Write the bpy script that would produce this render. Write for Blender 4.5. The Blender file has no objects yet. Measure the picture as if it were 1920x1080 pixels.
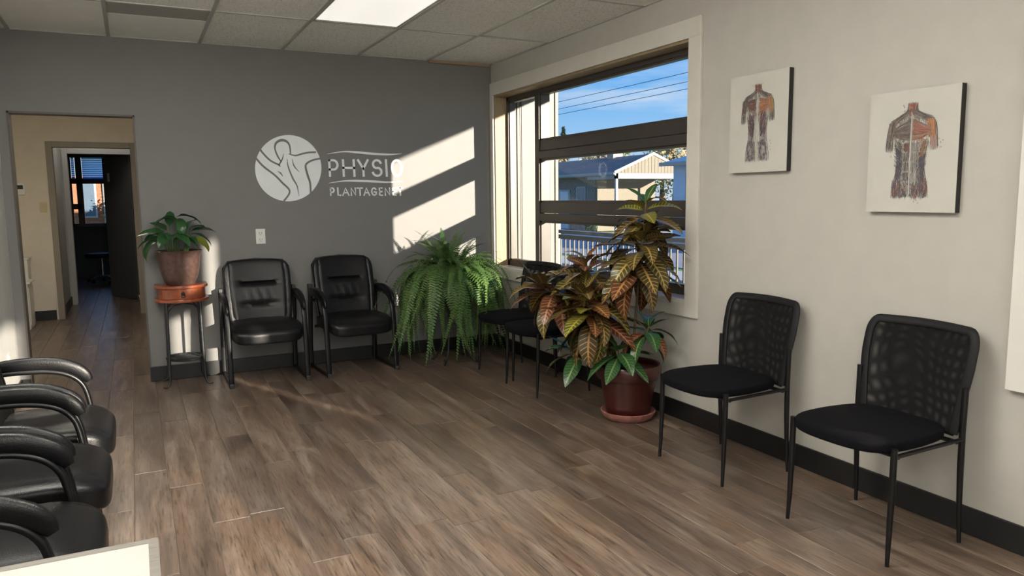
import bpy, bmesh, math, random
from mathutils import Vector, Matrix, noise
random.seed(7)
PI = math.pi
sc = bpy.context.scene
COL = sc.collection

# ------------------------------------------------------------------ camera
cam_d = bpy.data.cameras.new('camera'); cam = bpy.data.objects.new('camera', cam_d); COL.objects.link(cam)
CAM = Vector((-2.96815, -6.33083, 1.386))
r_ = Vector((0.89418963, -0.44756613, -0.01046273)); u_ = Vector((0.06316772, 0.1029967, 0.99267392)); f_ = Vector((0.4432096, 0.88829963, -0.12037031))
M = Matrix((r_, u_, -f_)).transposed().to_4x4(); M.translation = CAM
cam.matrix_world = M
cam_d.sensor_width = 36; cam_d.lens = 1412.3 / 1920 * 36; cam_d.clip_start = .02; cam_d.clip_end = 600
sc.camera = cam

# ------------------------------------------------------------------ exposure, light
sc.view_settings.view_transform = 'Standard'; sc.view_settings.look = 'None'
sc.view_settings.gamma = 1; sc.view_settings.use_curve_mapping = False
sc.view_settings.exposure = 0.0
sc.cycles.use_denoising = True
sc.cycles.max_bounces = 10; sc.cycles.diffuse_bounces = 5; sc.cycles.transparent_max_bounces = 24
sc.cycles.sample_clamp_indirect = 6
SUN_E = 13.2
PANEL_VIEW = .8
PANEL_E = 20
SUN_DIR = Vector((-.42, 1, -.176)).normalized()
sl = bpy.data.lights.new('sun', 'SUN'); sl.energy = SUN_E; sl.angle = math.radians(.6); sl.color = (1, .9, .74)
so = bpy.data.objects.new('sun', sl); COL.objects.link(so)
so.rotation_euler = SUN_DIR.to_track_quat('-Z', 'Y').to_euler(); so.location = (20, -40, 12)

def N(nt, t, loc=None, **kw):
    n = nt.nodes.new(t)
    for k, v in kw.items():
        if k in n.inputs.keys(): n.inputs[k].default_value = v
        else: setattr(n, k, v)
    return n
def ramp(nt, stops, interp='LINEAR'):
    n = nt.nodes.new('ShaderNodeValToRGB'); cr = n.color_ramp; cr.interpolation = interp
    while len(cr.elements) < len(stops): cr.elements.new(.5)
    for e, (p, c) in zip(cr.elements, stops):
        e.position = p; e.color = (c[0], c[1], c[2], 1) if not isinstance(c, (int, float)) else (c, c, c, 1)
    return n
def s2l(c):
    return tuple((x/255/12.92 if x/255 <= .04045 else ((x/255+.055)/1.055)**2.4) for x in c)

w = bpy.data.worlds.new('sky'); sc.world = w; w.use_nodes = True
nt = w.node_tree; nt.nodes.clear(); L = nt.links.new
tc = N(nt, 'ShaderNodeTexCoord'); sep = N(nt, 'ShaderNodeSeparateXYZ'); L(tc.outputs['Generated'], sep.inputs[0])
rp = ramp(nt, [(0, s2l((205, 222, 238))), (.5, s2l((205, 222, 238))), (.535, s2l((160, 207, 248))), (.575, s2l((100, 178, 246))), (.66, s2l((58, 150, 240))), (1, s2l((48, 125, 225)))])
mm = N(nt, 'ShaderNodeMath', operation='MULTIPLY_ADD'); mm.inputs[1].default_value = .5; mm.inputs[2].default_value = .5
L(sep.outputs[2], mm.inputs[0]); L(mm.outputs[0], rp.inputs[0])
mp = N(nt, 'ShaderNodeMapping'); mp.inputs['Scale'].default_value = (2.2, 2.2, 16); L(tc.outputs['Generated'], mp.inputs[0])
nz = N(nt, 'ShaderNodeTexNoise', Scale=1.7, Detail=7.0, Roughness=.55); L(mp.outputs[0], nz.inputs['Vector'])
cr = ramp(nt, [(.47, 0), (.72, .75)]); L(nz.outputs[0], cr.inputs[0])
mx = N(nt, 'ShaderNodeMix', data_type='RGBA'); L(cr.outputs[0], mx.inputs[0]); L(rp.outputs[0], mx.inputs[6]); mx.inputs[7].default_value = (.8, .87, .95, 1)
bg = N(nt, 'ShaderNodeBackground', Strength=1.0); L(mx.outputs[2], bg.inputs[0])
ow = N(nt, 'ShaderNodeOutputWorld'); L(bg.outputs[0], ow.inputs[0])

# ------------------------------------------------------------------ materials
MATS = {}
def mat(name, col, rough=.6, metal=0, var=0, vscale=8, bump=0, bscale=60, spec=.5, coat=0, emit=0, stretch=None, sheen=0, obj_var=0):
    """var: brightness mottling, bump: fine relief."""
    m = bpy.data.materials.new(name); m.use_nodes = True; nt = m.node_tree; b = nt.nodes['Principled BSDF']; L = nt.links.new
    c = s2l(col) if max(col) > 1 else col
    b.inputs['Base Color'].default_value = (*c, 1); b.inputs['Roughness'].default_value = rough; b.inputs['Metallic'].default_value = metal
    b.inputs['Specular IOR Level'].default_value = spec; b.inputs['Coat Weight'].default_value = coat; b.inputs['Coat Roughness'].default_value = .15
    if sheen: b.inputs['Sheen Weight'].default_value = sheen
    if emit: b.inputs['Emission Color'].default_value = (*c, 1); b.inputs['Emission Strength'].default_value = emit
    tc = nt.nodes.new('ShaderNodeTexCoord'); src = tc.outputs['Object']
    if stretch:
        mp = nt.nodes.new('ShaderNodeMapping'); mp.inputs['Scale'].default_value = stretch; L(src, mp.inputs[0]); src = mp.outputs[0]
    nz = nt.nodes.new('ShaderNodeTexNoise'); nz.inputs['Scale'].default_value = vscale; nz.inputs['Detail'].default_value = 5; L(src, nz.inputs['Vector'])
    v = var or .04
    rp = ramp(nt, [(.25, tuple(x*(1-v) for x in c)), (.75, tuple(min(1, x*(1+v)) for x in c))]); L(nz.outputs[0], rp.inputs[0])
    out = rp.outputs[0]
    if obj_var:
        oi = nt.nodes.new('ShaderNodeObjectInfo'); hs = nt.nodes.new('ShaderNodeHueSaturation'); mr = nt.nodes.new('ShaderNodeMapRange')
        mr.inputs[3].default_value = 1-obj_var; mr.inputs[4].default_value = 1+obj_var; L(oi.outputs['Random'], mr.inputs[0]); L(mr.outputs[0], hs.inputs['Value']); L(out, hs.inputs['Color']); out = hs.outputs[0]
    L(out, b.inputs['Base Color'])
    if bump:
        n2 = nt.nodes.new('ShaderNodeTexNoise'); n2.inputs['Scale'].default_value = bscale; n2.inputs['Detail'].default_value = 4; L(src, n2.inputs['Vector'])
        bp = nt.nodes.new('ShaderNodeBump'); bp.inputs['Strength'].default_value = bump; bp.inputs['Distance'].default_value = .004; L(n2.outputs[0], bp.inputs['Height']); L(bp.outputs[0], b.inputs['Normal'])
    MATS[name] = m; return m

mat('wall_grey', (.172, .168, .165), .55, bump=.12, bscale=220)
mat('wall_beige', (.41, .395, .36), .6, bump=.12, bscale=220)
mat('wall_white', (.62, .62, .6), .5, bump=.1, bscale=220)
mat('wall_cream', (.66, .60, .50), .6)
mat('wall_shade_navy', (.045, .055, .08), .5)  # dark navy puts the far room's shade into the wall colour
mat('wall_plain', (.40, .40, .385), .6)
mat('trim_white', (.56, .54, .49), .4)
mat('trim_taupe', (.25, .22, .18), .45)
mat('trim_dark', (.09, .08, .07), .5)
mat('base_black', (.008, .008, .009), .4, var=.2)
mat('jamb_wood', (.26, .19, .11), .5, var=.14, vscale=3, stretch=(6, 6, .8))
mat('sill_white', (.62, .61, .57), .35)
mat('frame_bronze', (.062, .054, .047), .38, metal=.3, var=.08)
mat('gasket', (.01, .01, .01), .5)
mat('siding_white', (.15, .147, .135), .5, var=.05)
mat('ceil_grid', (.42, .42, .40), .45)
mat('ceil_smooth', (.86, .86, .84), .7)
mat('vent_grey', (.36, .355, .33), .6)
mat('plate_white', (.72, .72, .70), .35)
mat('plate_ivory', (.55, .45, .27), .4)
mat('slot_dark', (.03, .03, .03), .5)
mat('vinyl_white', (.80, .84, .86), .45)
mat('black_metal', (.006, .006, .007), .36, metal=.3, var=.1)
mat('black_plastic', (.006, .006, .007), .6, spec=.25)
mat('grey_plastic', (.025, .025, .026), .5)
mat('seat_fabric', (.0035, .0035, .005), .9, bump=.5, bscale=500, var=.15, vscale=60, spec=.12)
mat('chrome', (.7, .7, .7), .15, metal=1)
mat('iron', (.03, .032, .034), .42, metal=.6, bump=.4, bscale=60, var=.2)
mat('cherry', (.26, .066, .026), .3, var=.3, vscale=4, stretch=(1, 6, 6), coat=.25)
mat('bronze_pot', (.105, .062, .052), .38, metal=.35, bump=.5, bscale=90, var=.3, vscale=40)
mat('soil', (.03, .02, .014), .95, bump=1, bscale=80, var=.4, vscale=50)
mat('red_pot', (.05, .009, .007), .3, coat=.15, var=.12)
mat('saucer_clay', (.30, .125, .10), .6, var=.45, vscale=25, bump=.4)
mat('stem_brown', (.12, .08, .045), .7, var=.3, vscale=30)
mat('stem_green', (.07, .14, .035), .5)
mat('fern_stem', (.12, .17, .05), .6)
mat('pot_dark', (.03, .028, .026), .5)
mat('canvas_white', (.46, .45, .41), .7, bump=.15, bscale=500)
mat('board_white', (.62, .61, .57), .5)
mat('canvas_edge', (.012, .011, .010), .5)
mat('desk_top', (.40, .40, .375), .4)
mat('desk_edge', (.15, .135, .115), .5, var=.3, vscale=10, stretch=(2, 14, 2))
mat('door_grey', (.09, .088, .088), .45)
mat('fridge_white', (.66, .66, .63), .35)
mat('led_dark', (.04, .05, .045), .2)
mat('wood_strip', (.30, .20, .12), .5)
mat('asphalt', (.34, .34, .35), .85, var=.15, vscale=.5)
mat('concrete', (.55, .54, .51), .85, var=.1, vscale=1)
mat('grass', (.22, .34, .09), .9, var=.35, vscale=2, bump=.5, bscale=20)
mat('baluster_paint', (.10, .095, .08), .5)
mat('deck_wood', (.20, .185, .16), .7, var=.2, stretch=(1, 12, 1))
mat('rail_white', (.30, .285, .25), .5)
mat('house_tan', (.20, .175, .13), .7, var=.05)
mat('shutter_white', (.34, .34, .33), .5)
mat('house_shade_blue', (.55, .62, .70), .7)  # white walls and door, blue of open shade mixed into the colour
mat('metal_roof', (.20, .42, .52), .4)
mat('house_glass', (.10, .14, .19), .12)
mat('bark', (.07, .05, .035), .9, bump=.6)
mat('tree_leaf', (.27, .29, .13), .8, var=.5, vscale=.7)
mat('tree_autumn', (.34, .27, .15), .8, var=.4, vscale=.8)
mat('conifer_leaf', (.035, .075, .03), .85, var=.4)
mat('mulch', (.34, .12, .05), .9, var=.4, vscale=6)
mat('cable', (.02, .02, .02), .6)
mat('steel', (.55, .55, .56), .3, metal=1)
mat('shoe_cable', (.05, .045, .04), .5)

def leather():
    m = mat('leather', (.0055, .0055, .0065), .30, var=.12, vscale=20, bump=.25, bscale=260, spec=.32)
    return m
leather()
def light_mat(name, strength, col=(1, .955, .87)):
    m = bpy.data.materials.new(name); m.use_nodes = True; nt = m.node_tree; b = nt.nodes['Principled BSDF']
    b.inputs['Base Color'].default_value = (.8, .8, .78, 1); b.inputs['Roughness'].default_value = .4
    b.inputs['Emission Color'].default_value = (*col, 1); b.inputs['Emission Strength'].default_value = strength
    tc = nt.nodes.new('ShaderNodeTexCoord'); wv = nt.nodes.new('ShaderNodeTexNoise'); wv.inputs['Scale'].default_value = 3
    mp = nt.nodes.new('ShaderNodeMapping'); mp.inputs['Scale'].default_value = (2.2, .3, 1)
    nt.links.new(tc.outputs['Object'], mp.inputs[0]); nt.links.new(mp.outputs[0], wv.inputs['Vector'])
    mr = nt.nodes.new('ShaderNodeMapRange'); mr.inputs[3].default_value = .86*strength; mr.inputs[4].default_value = 1.14*strength
    nt.links.new(wv.outputs[0], mr.inputs[0]); nt.links.new(mr.outputs[0], b.inputs['Emission Strength'])
    MATS[name] = m
light_mat('panel_view', PANEL_VIEW); light_mat('panel_fill', PANEL_E); light_mat('panel_hall_fill', 20, (1, .92, .78)); light_mat('panel_room_fill', 4, (1, .95, .88))

def glass_mat(name, refl=.06, tint=(1, 1, 1)):
    m = bpy.data.materials.new(name); m.use_nodes = True; nt = m.node_tree; nt.nodes.clear(); L = nt.links.new
    t = N(nt, 'ShaderNodeBsdfTransparent'); t.inputs[0].default_value = (*tint, 1)
    g = N(nt, 'ShaderNodeBsdfGlossy'); g.inputs['Roughness'].default_value = .02
    lw = N(nt, 'ShaderNodeLayerWeight'); lw.inputs[0].default_value = .5; pw = N(nt, 'ShaderNodeMath', operation='POWER'); pw.inputs[1].default_value = 5
    L(lw.outputs[1], pw.inputs[0]); fr = N(nt, 'ShaderNodeMath', operation='MULTIPLY_ADD'); L(pw.outputs[0], fr.inputs[0]); fr.inputs[1].default_value = .4; fr.inputs[2].default_value = .02
    mx = N(nt, 'ShaderNodeMixShader'); L(fr.outputs[0], mx.inputs[0]); L(t.outputs[0], mx.inputs[1]); L(g.outputs[0], mx.inputs[2])
    o = N(nt, 'ShaderNodeOutputMaterial'); L(mx.outputs[0], o.inputs[0]); MATS[name] = m
glass_mat('glass')

def plank_mat():
    m = bpy.data.materials.new('plank'); m.use_nodes = True; nt = m.node_tree; b = nt.nodes['Principled BSDF']; L = nt.links.new
    tc = N(nt, 'ShaderNodeTexCoord'); oi = N(nt, 'ShaderNodeObjectInfo')
    of = N(nt, 'ShaderNodeVectorMath', operation='SCALE'); of.inputs[0].default_value = (37, 91, 53); L(oi.outputs['Random'], of.inputs['Scale'])
    ad = N(nt, 'ShaderNodeVectorMath', operation='ADD'); L(tc.outputs['Object'], ad.inputs[0]); L(of.outputs[0], ad.inputs[1])
    m1 = N(nt, 'ShaderNodeMapping'); m1.inputs['Scale'].default_value = (14, 1.6, 4); L(ad.outputs[0], m1.inputs[0])
    n1 = N(nt, 'ShaderNodeTexNoise', Scale=1.0, Detail=6.0, Roughness=.6, Distortion=.6); L(m1.outputs[0], n1.inputs['Vector'])
    m2 = N(nt, 'ShaderNodeMapping'); m2.inputs['Scale'].default_value = (120, 7, 10); L(ad.outputs[0], m2.inputs[0])
    n2 = N(nt, 'ShaderNodeTexNoise', Scale=1.0, Detail=5.0, Roughness=.65, Distortion=.4); L(m2.outputs[0], n2.inputs['Vector'])
    m3 = N(nt, 'ShaderNodeMapping'); m3.inputs['Scale'].default_value = (9, 2.2, 4); L(ad.outputs[0], m3.inputs[0])
    n3 = N(nt, 'ShaderNodeTexNoise', Scale=1.0, Detail=3.0); L(m3.outputs[0], n3.inputs['Vector'])
    c1 = ramp(nt, [(.28, (.068, .045, .032)), (.5, (.138, .096, .070)), (.74, (.235, .178, .136))]); L(n1.outputs[0], c1.inputs[0])
    c2 = ramp(nt, [(.34, .30), (.47, .95), (.7, 1.30)]); L(n2.outputs[0], c2.inputs[0])
    mu = N(nt, 'ShaderNodeMix', data_type='RGBA', blend_type='MULTIPLY'); mu.inputs[0].default_value = .9; L(c1.outputs[0], mu.inputs[6]); L(c2.outputs[0], mu.inputs[7])
    hs = N(nt, 'ShaderNodeHueSaturation'); mr = N(nt, 'ShaderNodeMapRange'); mr.inputs[3].default_value = .74; mr.inputs[4].default_value = 1.2
    L(oi.outputs['Random'], mr.inputs[0]); L(mr.outputs[0], hs.inputs['Value']); L(mu.outputs[2], hs.inputs['Color'])
    mr2 = N(nt, 'ShaderNodeMapRange'); mr2.inputs[1].default_value = .3; mr2.inputs[2].default_value = .7; mr2.inputs[3].default_value = .82; mr2.inputs[4].default_value = 1.12
    L(n3.outputs[0], mr2.inputs[0]); L(mr2.outputs[0], hs.inputs['Saturation'])
    L(hs.outputs[0], b.inputs['Base Color'])
    rr = N(nt, 'ShaderNodeMapRange'); rr.inputs[3].default_value = .24; rr.inputs[4].default_value = .40; L(n2.outputs[0], rr.inputs[0]); L(rr.outputs[0], b.inputs['Roughness'])
    b.inputs['Specular IOR Level'].default_value = .72
    bp = N(nt, 'ShaderNodeBump', Strength=.16, Distance=.001); L(n2.outputs[0], bp.inputs['Height']); L(bp.outputs[0], b.inputs['Normal'])
    MATS['plank'] = m
plank_mat()
mat('floor_base', (.33, .28, .22), .7)  # pale, so the plank gaps carry the light caught on bevels

def tile_mat():
    m = mat('ceil_tile', (.56, .555, .52), .9)
    nt = m.node_tree; b = nt.nodes['Principled BSDF']; L = nt.links.new
    tc = N(nt, 'ShaderNodeTexCoord'); vo = N(nt, 'ShaderNodeTexNoise', Scale=85.0, Detail=3.0, Roughness=.7); L(tc.outputs['Object'], vo.inputs['Vector'])
    cr = ramp(nt, [(.36, (.56, .555, .53)), (.46, (.84, .835, .81)), (.6, (.88, .875, .85))]); L(vo.outputs[0], cr.inputs[0]); L(cr.outputs[0], b.inputs['Base Color'])
    bp = N(nt, 'ShaderNodeBump', Strength=.5, Distance=.003); L(vo.outputs[0], bp.inputs['Height']); L(bp.outputs[0], b.inputs['Normal'])
tile_mat()

def mesh_fabric():
    m = bpy.data.materials.new('mesh_fabric'); m.use_nodes = True; nt = m.node_tree; nt.nodes.clear(); L = nt.links.new
    b = N(nt, 'ShaderNodeBsdfPrincipled'); b.inputs['Base Color'].default_value = (.005, .005, .006, 1); b.inputs['Roughness'].default_value = .8; b.inputs['Specular IOR Level'].default_value = .15
    t = N(nt, 'ShaderNodeBsdfTransparent')
    tc = N(nt, 'ShaderNodeTexCoord')
    # see-through mesh: two warped wave bands paint in the moire of the weave
    n0 = N(nt, 'ShaderNodeTexNoise', Scale=3.0, Detail=1.0); L(tc.outputs['Object'], n0.inputs['Vector'])
    ds = N(nt, 'ShaderNodeVectorMath', operation='SCALE'); ds.inputs['Scale'].default_value = .28; L(n0.outputs[1], ds.inputs[0])
    ad = N(nt, 'ShaderNodeVectorMath', operation='ADD'); L(tc.outputs['Object'], ad.inputs[0]); L(ds.outputs[0], ad.inputs[1])
    w1 = N(nt, 'ShaderNodeTexWave', wave_type='BANDS', bands_direction='X', Scale=6.5, Distortion=1.0); L(ad.outputs[0], w1.inputs['Vector'])
    w2 = N(nt, 'ShaderNodeTexWave', wave_type='BANDS', bands_direction='Z', Scale=5.5, Distortion=1.5); L(ad.outputs[0], w2.inputs['Vector'])
    mu = N(nt, 'ShaderNodeMath', operation='MULTIPLY'); L(w1.outputs[1], mu.inputs[0]); L(w2.outputs[1], mu.inputs[1])
    mr = N(nt, 'ShaderNodeMapRange'); mr.inputs[3].default_value = .03; mr.inputs[4].default_value = .26; L(mu.outputs[0], mr.inputs[0])
    mx = N(nt, 'ShaderNodeMixShader'); L(mr.outputs[0], mx.inputs[0]); L(b.outputs[0], mx.inputs[1]); L(t.outputs[0], mx.inputs[2])
    o = N(nt, 'ShaderNodeOutputMaterial'); L(mx.outputs[0], o.inputs[0]); MATS['mesh_fabric'] = m
mesh_fabric()

def croton_mat(name, base, vein_a, vein_b, edge, band=.30):
    m = bpy.data.materials.new(name); m.use_nodes = True; nt = m.node_tree; b = nt.nodes['Principled BSDF']; L = nt.links.new
    uv = N(nt, 'ShaderNodeUVMap'); sp = N(nt, 'ShaderNodeSeparateXYZ'); L(uv.outputs[0], sp.inputs[0])
    def MT(op, a, b_=None, c=None):
        n = N(nt, 'ShaderNodeMath', operation=op)
        for i, v in enumerate((a, b_, c)):
            if v is None: continue
            if isinstance(v, (int, float)): n.inputs[i].default_value = v
            else: L(v, n.inputs[i])
        return n.outputs[0]
    au = MT('ABSOLUTE', sp.outputs[0])               # u in -1..1 across, v in 0..1 along
    ph = MT('MULTIPLY_ADD', au, -1.3, MT('MULTIPLY', sp.outputs[1], 11.0))
    fr = MT('FRACT', MT('ADD', ph, 4.0))
    side = MT('LESS_THAN', fr, band)
    fade = MT('LESS_THAN', au, .86)
    side = MT('MULTIPLY', side, fade)
    mid = MT('LESS_THAN', au, .10)
    vein = MT('MAXIMUM', side, mid)
    oi = N(nt, 'ShaderNodeObjectInfo')
    vc = N(nt, 'ShaderNodeMix', data_type='RGBA'); L(oi.outputs['Random'], vc.inputs[0]); vc.inputs[6].default_value = (*vein_a, 1); vc.inputs[7].default_value = (*vein_b, 1)
    tc = N(nt, 'ShaderNodeTexCoord'); nz = N(nt, 'ShaderNodeTexNoise', Scale=14.0, Detail=2.0); L(tc.outputs['Object'], nz.inputs['Vector'])
    bc = N(nt, 'ShaderNodeMix', data_type='RGBA'); L(nz.outputs[0], bc.inputs[0]); bc.inputs[6].default_value = (*base, 1); bc.inputs[7].default_value = (*edge, 1)
    mx = N(nt, 'ShaderNodeMix', data_type='RGBA'); L(vein, mx.inputs[0]); L(bc.outputs[2], mx.inputs[6]); L(vc.outputs[2], mx.inputs[7])
    L(mx.outputs[2], b.inputs['Base Color']); b.inputs['Roughness'].default_value = .32
    MATS[name] = m
croton_mat('croton_leaf', (.022, .045, .012), (.40, .30, .065), (.38, .20, .08), (.085, .042, .018), .19)
croton_mat('croton_red', (.045, .028, .014), (.42, .22, .06), (.40, .16, .085), (.13, .042, .022), .19)
croton_mat('croton_green', (.014, .055, .016), (.09, .18, .05), (.22, .27, .10), (.02, .075, .022), .10)
croton_mat('croton_yellow', (.045, .065, .014), (.46, .36, .06), (.40, .30, .05), (.10, .12, .02), .28)

def leaf_green(name, a, b2, rough=.35, trans=.25):
    m = bpy.data.materials.new(name); m.use_nodes = True; nt = m.node_tree; nt.nodes.clear(); L = nt.links.new
    oi = N(nt, 'ShaderNodeObjectInfo'); tc = N(nt, 'ShaderNodeTexCoord'); nz = N(nt, 'ShaderNodeTexNoise', Scale=18.0, Detail=2.0); L(tc.outputs['Object'], nz.inputs['Vector'])
    av = N(nt, 'ShaderNodeMath', operation='MULTIPLY_ADD'); L(oi.outputs['Random'], av.inputs[0]); av.inputs[1].default_value = .65; 
    m2 = N(nt, 'ShaderNodeMath', operation='MULTIPLY'); L(nz.outputs[0], m2.inputs[0]); m2.inputs[1].default_value = .35; L(m2.outputs[0], av.inputs[2])
    c = N(nt, 'ShaderNodeMix', data_type='RGBA'); L(av.outputs[0], c.inputs[0]); c.inputs[6].default_value = (*a, 1); c.inputs[7].default_value = (*b2, 1)
    b = N(nt, 'ShaderNodeBsdfPrincipled', Roughness=rough); L(c.outputs[2], b.inputs['Base Color'])
    tr = N(nt, 'ShaderNodeBsdfTranslucent'); L(c.outputs[2], tr.inputs[0])
    mx = N(nt, 'ShaderNodeMixShader'); mx.inputs[0].default_value = trans; L(b.outputs[0], mx.inputs[1]); L(tr.outputs[0], mx.inputs[2])
    o = N(nt, 'ShaderNodeOutputMaterial'); L(mx.outputs[0], o.inputs[0]); MATS[name] = m
leaf_green('fern_green', (.055, .14, .038), (.17, .275, .075), .5, .38)
leaf_green('lily_green', (.018, .075, .022), (.035, .11, .03), .3, .15)
leaf_green('lily_yellow', (.16, .20, .02), (.22, .24, .03), .35, .3)

def brick_mat():
    m = mat('brick_dark', (.36, .29, .25), .85, var=.25, vscale=30, obj_var=.3)
    m2 = mat('brick_red', (.36, .15, .08), .85, var=.25, vscale=30, obj_var=.3)
brick_mat()
def shingle_mat():
    mat('shingle', (.26, .235, .22), .85, var=.2, vscale=6, obj_var=.3)
shingle_mat()
def print_mat():
    m = bpy.data.materials.new('print_ink'); m.use_nodes = True; nt = m.node_tree; b = nt.nodes['Principled BSDF']
    a = N(nt, 'ShaderNodeVertexColor'); a.layer_name = 'ink'; nt.links.new(a.outputs[0], b.inputs['Base Color']); b.inputs['Roughness'].default_value = .7
    MATS['print_ink'] = m
print_mat()
def blind_mat():
    m = bpy.data.materials.new('blind_blue'); m.use_nodes = True; nt = m.node_tree; nt.nodes.clear(); L = nt.links.new
    d = N(nt, 'ShaderNodeBsdfDiffuse'); d.inputs[0].default_value = (.12, .25, .42, 1); t = N(nt, 'ShaderNodeBsdfTranslucent'); t.inputs[0].default_value = (.40, .72, 1, 1)
    mx = N(nt, 'ShaderNodeMixShader'); mx.inputs[0].default_value = .85; L(d.outputs[0], mx.inputs[1]); L(t.outputs[0], mx.inputs[2])
    o = N(nt, 'ShaderNodeOutputMaterial'); L(mx.outputs[0], o.inputs[0]); MATS['blind_blue'] = m
blind_mat()

# ------------------------------------------------------------------ mesh helpers
def smooth_path(pts, n=4):
    P = [Vector(p) for p in pts]; Q = []
    for i in range(len(P)-1):
        p0, p1, p2, p3 = P[max(i-1, 0)], P[i], P[i+1], P[min(i+2, len(P)-1)]
        for k in range(n):
            t = k/n; Q.append(.5*((2*p1)+(-p0+p2)*t+(2*p0-5*p1+4*p2-p3)*t*t+(-p0+3*p1-3*p2+p3)*t**3))
    return Q+[P[-1]]
def smooth_list(a, n=4): return [a[i]+(a[i+1]-a[i])*k/n for i in range(len(a)-1) for k in range(n)]+[a[-1]]
class MB:
    def __init__(s): s.v = []; s.f = []; s.uv = None
    def add(s, vs, fs):
        n = len(s.v); s.v += [tuple(p) for p in vs]; s.f += [tuple(i+n for i in f) for f in fs]; return s
    def box(s, x0, x1, y0, y1, z0, z1):
        if x0 > x1: x0, x1 = x1, x0
        if y0 > y1: y0, y1 = y1, y0
        if z0 > z1: z0, z1 = z1, z0
        return s.add([(x0,y0,z0),(x1,y0,z0),(x1,y1,z0),(x0,y1,z0),(x0,y0,z1),(x1,y0,z1),(x1,y1,z1),(x0,y1,z1)],
                     [(0,3,2,1),(4,5,6,7),(0,1,5,4),(1,2,6,5),(2,3,7,6),(3,0,4,7)])
    def tube(s, pts, rw, rh=None, seg=10, sq=2.0, up=None, cap=True):
        """sweep a (super)elliptic section along pts; rw, rh = half width, half height (number or list)."""
        P = [Vector(p) for p in pts]; n = len(P)
        rh = rw if rh is None else rh
        RW = rw if isinstance(rw, (list, tuple)) else [rw]*n; RH = rh if isinstance(rh, (list, tuple)) else [rh]*n
        T = [(P[min(i+1, n-1)]-P[max(i-1, 0)]).normalized() for i in range(n)]
        upv = Vector(up) if up is not None else (Vector((0, 0, 1)) if abs(T[0].z) < .9 else Vector((0, 1, 0)))
        a = T[0].cross(upv).normalized(); vs = []
        for i in range(n):
            if up is not None: a = T[i].cross(upv).normalized()
            else: a = (a-T[i]*a.dot(T[i])).normalized()
            b = a.cross(T[i]).normalized()
            for k in range(seg):
                t = 2*PI*(k+.5)/seg; c, d = math.cos(t), math.sin(t)
                c = math.copysign(abs(c)**(2/sq), c); d = math.copysign(abs(d)**(2/sq), d)
                vs.append(P[i]+a*c*RW[i]+b*d*RH[i])
        fs = [(i*seg+k, i*seg+(k+1) % seg, (i+1)*seg+(k+1) % seg, (i+1)*seg+k) for i in range(n-1) for k in range(seg)]
        if cap: fs += [tuple(range(seg-1, -1, -1)), tuple((n-1)*seg+k for k in range(seg))]
        return s.add(vs, fs)
    def lathe(s, prof, c=(0, 0, 0), seg=40):
        vs = []; fs = []
        for (r, z) in prof:
            for k in range(seg):
                t = 2*PI*k/seg; vs.append((c[0]+r*math.cos(t), c[1]+r*math.sin(t), c[2]+z))
        for i in range(len(prof)-1):
            for k in range(seg): fs.append((i*seg+k, i*seg+(k+1) % seg, (i+1)*seg+(k+1) % seg, (i+1)*seg+k))
        if prof[0][0] > 1e-4: fs.append(tuple(range(seg-1, -1, -1)))
        if prof[-1][0] > 1e-4: fs.append(tuple((len(prof)-1)*seg+k for k in range(seg)))
        return s.add(vs, fs)
    def prism(s, poly, d0, d1, ax='z'):
        """poly in 2D extruded between d0 and d1 along axis ax."""
        def P(a, b, d): return {'z': (a, b, d), 'y': (a, d, b), 'x': (d, a, b)}[ax]
        n = len(poly); vs = [P(a, b, d0) for a, b in poly]+[P(a, b, d1) for a, b in poly]
        fs = [tuple(range(n))[::-1], tuple(range(n, 2*n))]+[(i, (i+1) % n, n+(i+1) % n, n+i) for i in range(n)]
        return s.add(vs, fs)
    def rbox(s, c, size, k=6, res=10, deform=None):
        vs = {}; V = []; fs = []
        def vid(p):
            key = (round(p[0], 5), round(p[1], 5), round(p[2], 5))
            if key not in vs:
                q = Vector(p); l = (abs(q.x)**k+abs(q.y)**k+abs(q.z)**k)**(1/k); q /= l
                q = Vector((q.x*size[0]/2, q.y*size[1]/2, q.z*size[2]/2))
                if deform: q = Vector(deform(q))
                vs[key] = len(V); V.append(q+Vector(c))
            return vs[key]
        g = [-1+2*i/res for i in range(res+1)]
        g = [math.copysign(1-(1-abs(t))**1.35, t) for t in g]
        for ax in range(3):
            for sg in (-1, 1):
                for i in range(res):
                    for j in range(res):
                        q = []
                        for (a, b) in ((i, j), (i+1, j), (i+1, j+1), (i, j+1)):
                            p = [0, 0, 0]; p[ax] = sg; p[(ax+1) % 3] = g[a]; p[(ax+2) % 3] = g[b]; q.append(vid(p))
                        if sg < 0: q = q[::-1]
                        fs.append(tuple(q))
        return s.add(V, fs)
    def build(s, name, m, parent=None, smooth=False, bevel=0, bseg=2, me_name=None):
        me = bpy.data.meshes.new(name); me.from_pydata([tuple(v) for v in s.v], [], s.f); me.update()
        if s.uv:
            ul = me.uv_layers.new(name='UVMap')
            for lp in me.loops: ul.data[lp.index].uv = s.uv[lp.vertex_index]
        bm = bmesh.new(); bm.from_mesh(me); bmesh.ops.recalc_face_normals(bm, faces=bm.faces)
        if bevel:
            es = [e for e in bm.edges if len(e.link_faces) == 2 and e.calc_face_angle(0) > .6]
            bmesh.ops.bevel(bm, geom=es, offset=bevel, segments=bseg, affect='EDGES', profile=.5)
        bm.to_mesh(me); bm.free()
        if smooth:
            for p in me.polygons: p.use_smooth = True
            try: me.set_sharp_from_angle(angle=math.radians(42))
            except Exception: pass
        me.materials.append(MATS[m] if isinstance(m, str) else m)
        o = bpy.data.objects.new(name, me); COL.objects.link(o)
        if parent: o.parent = parent
        return o

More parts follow.
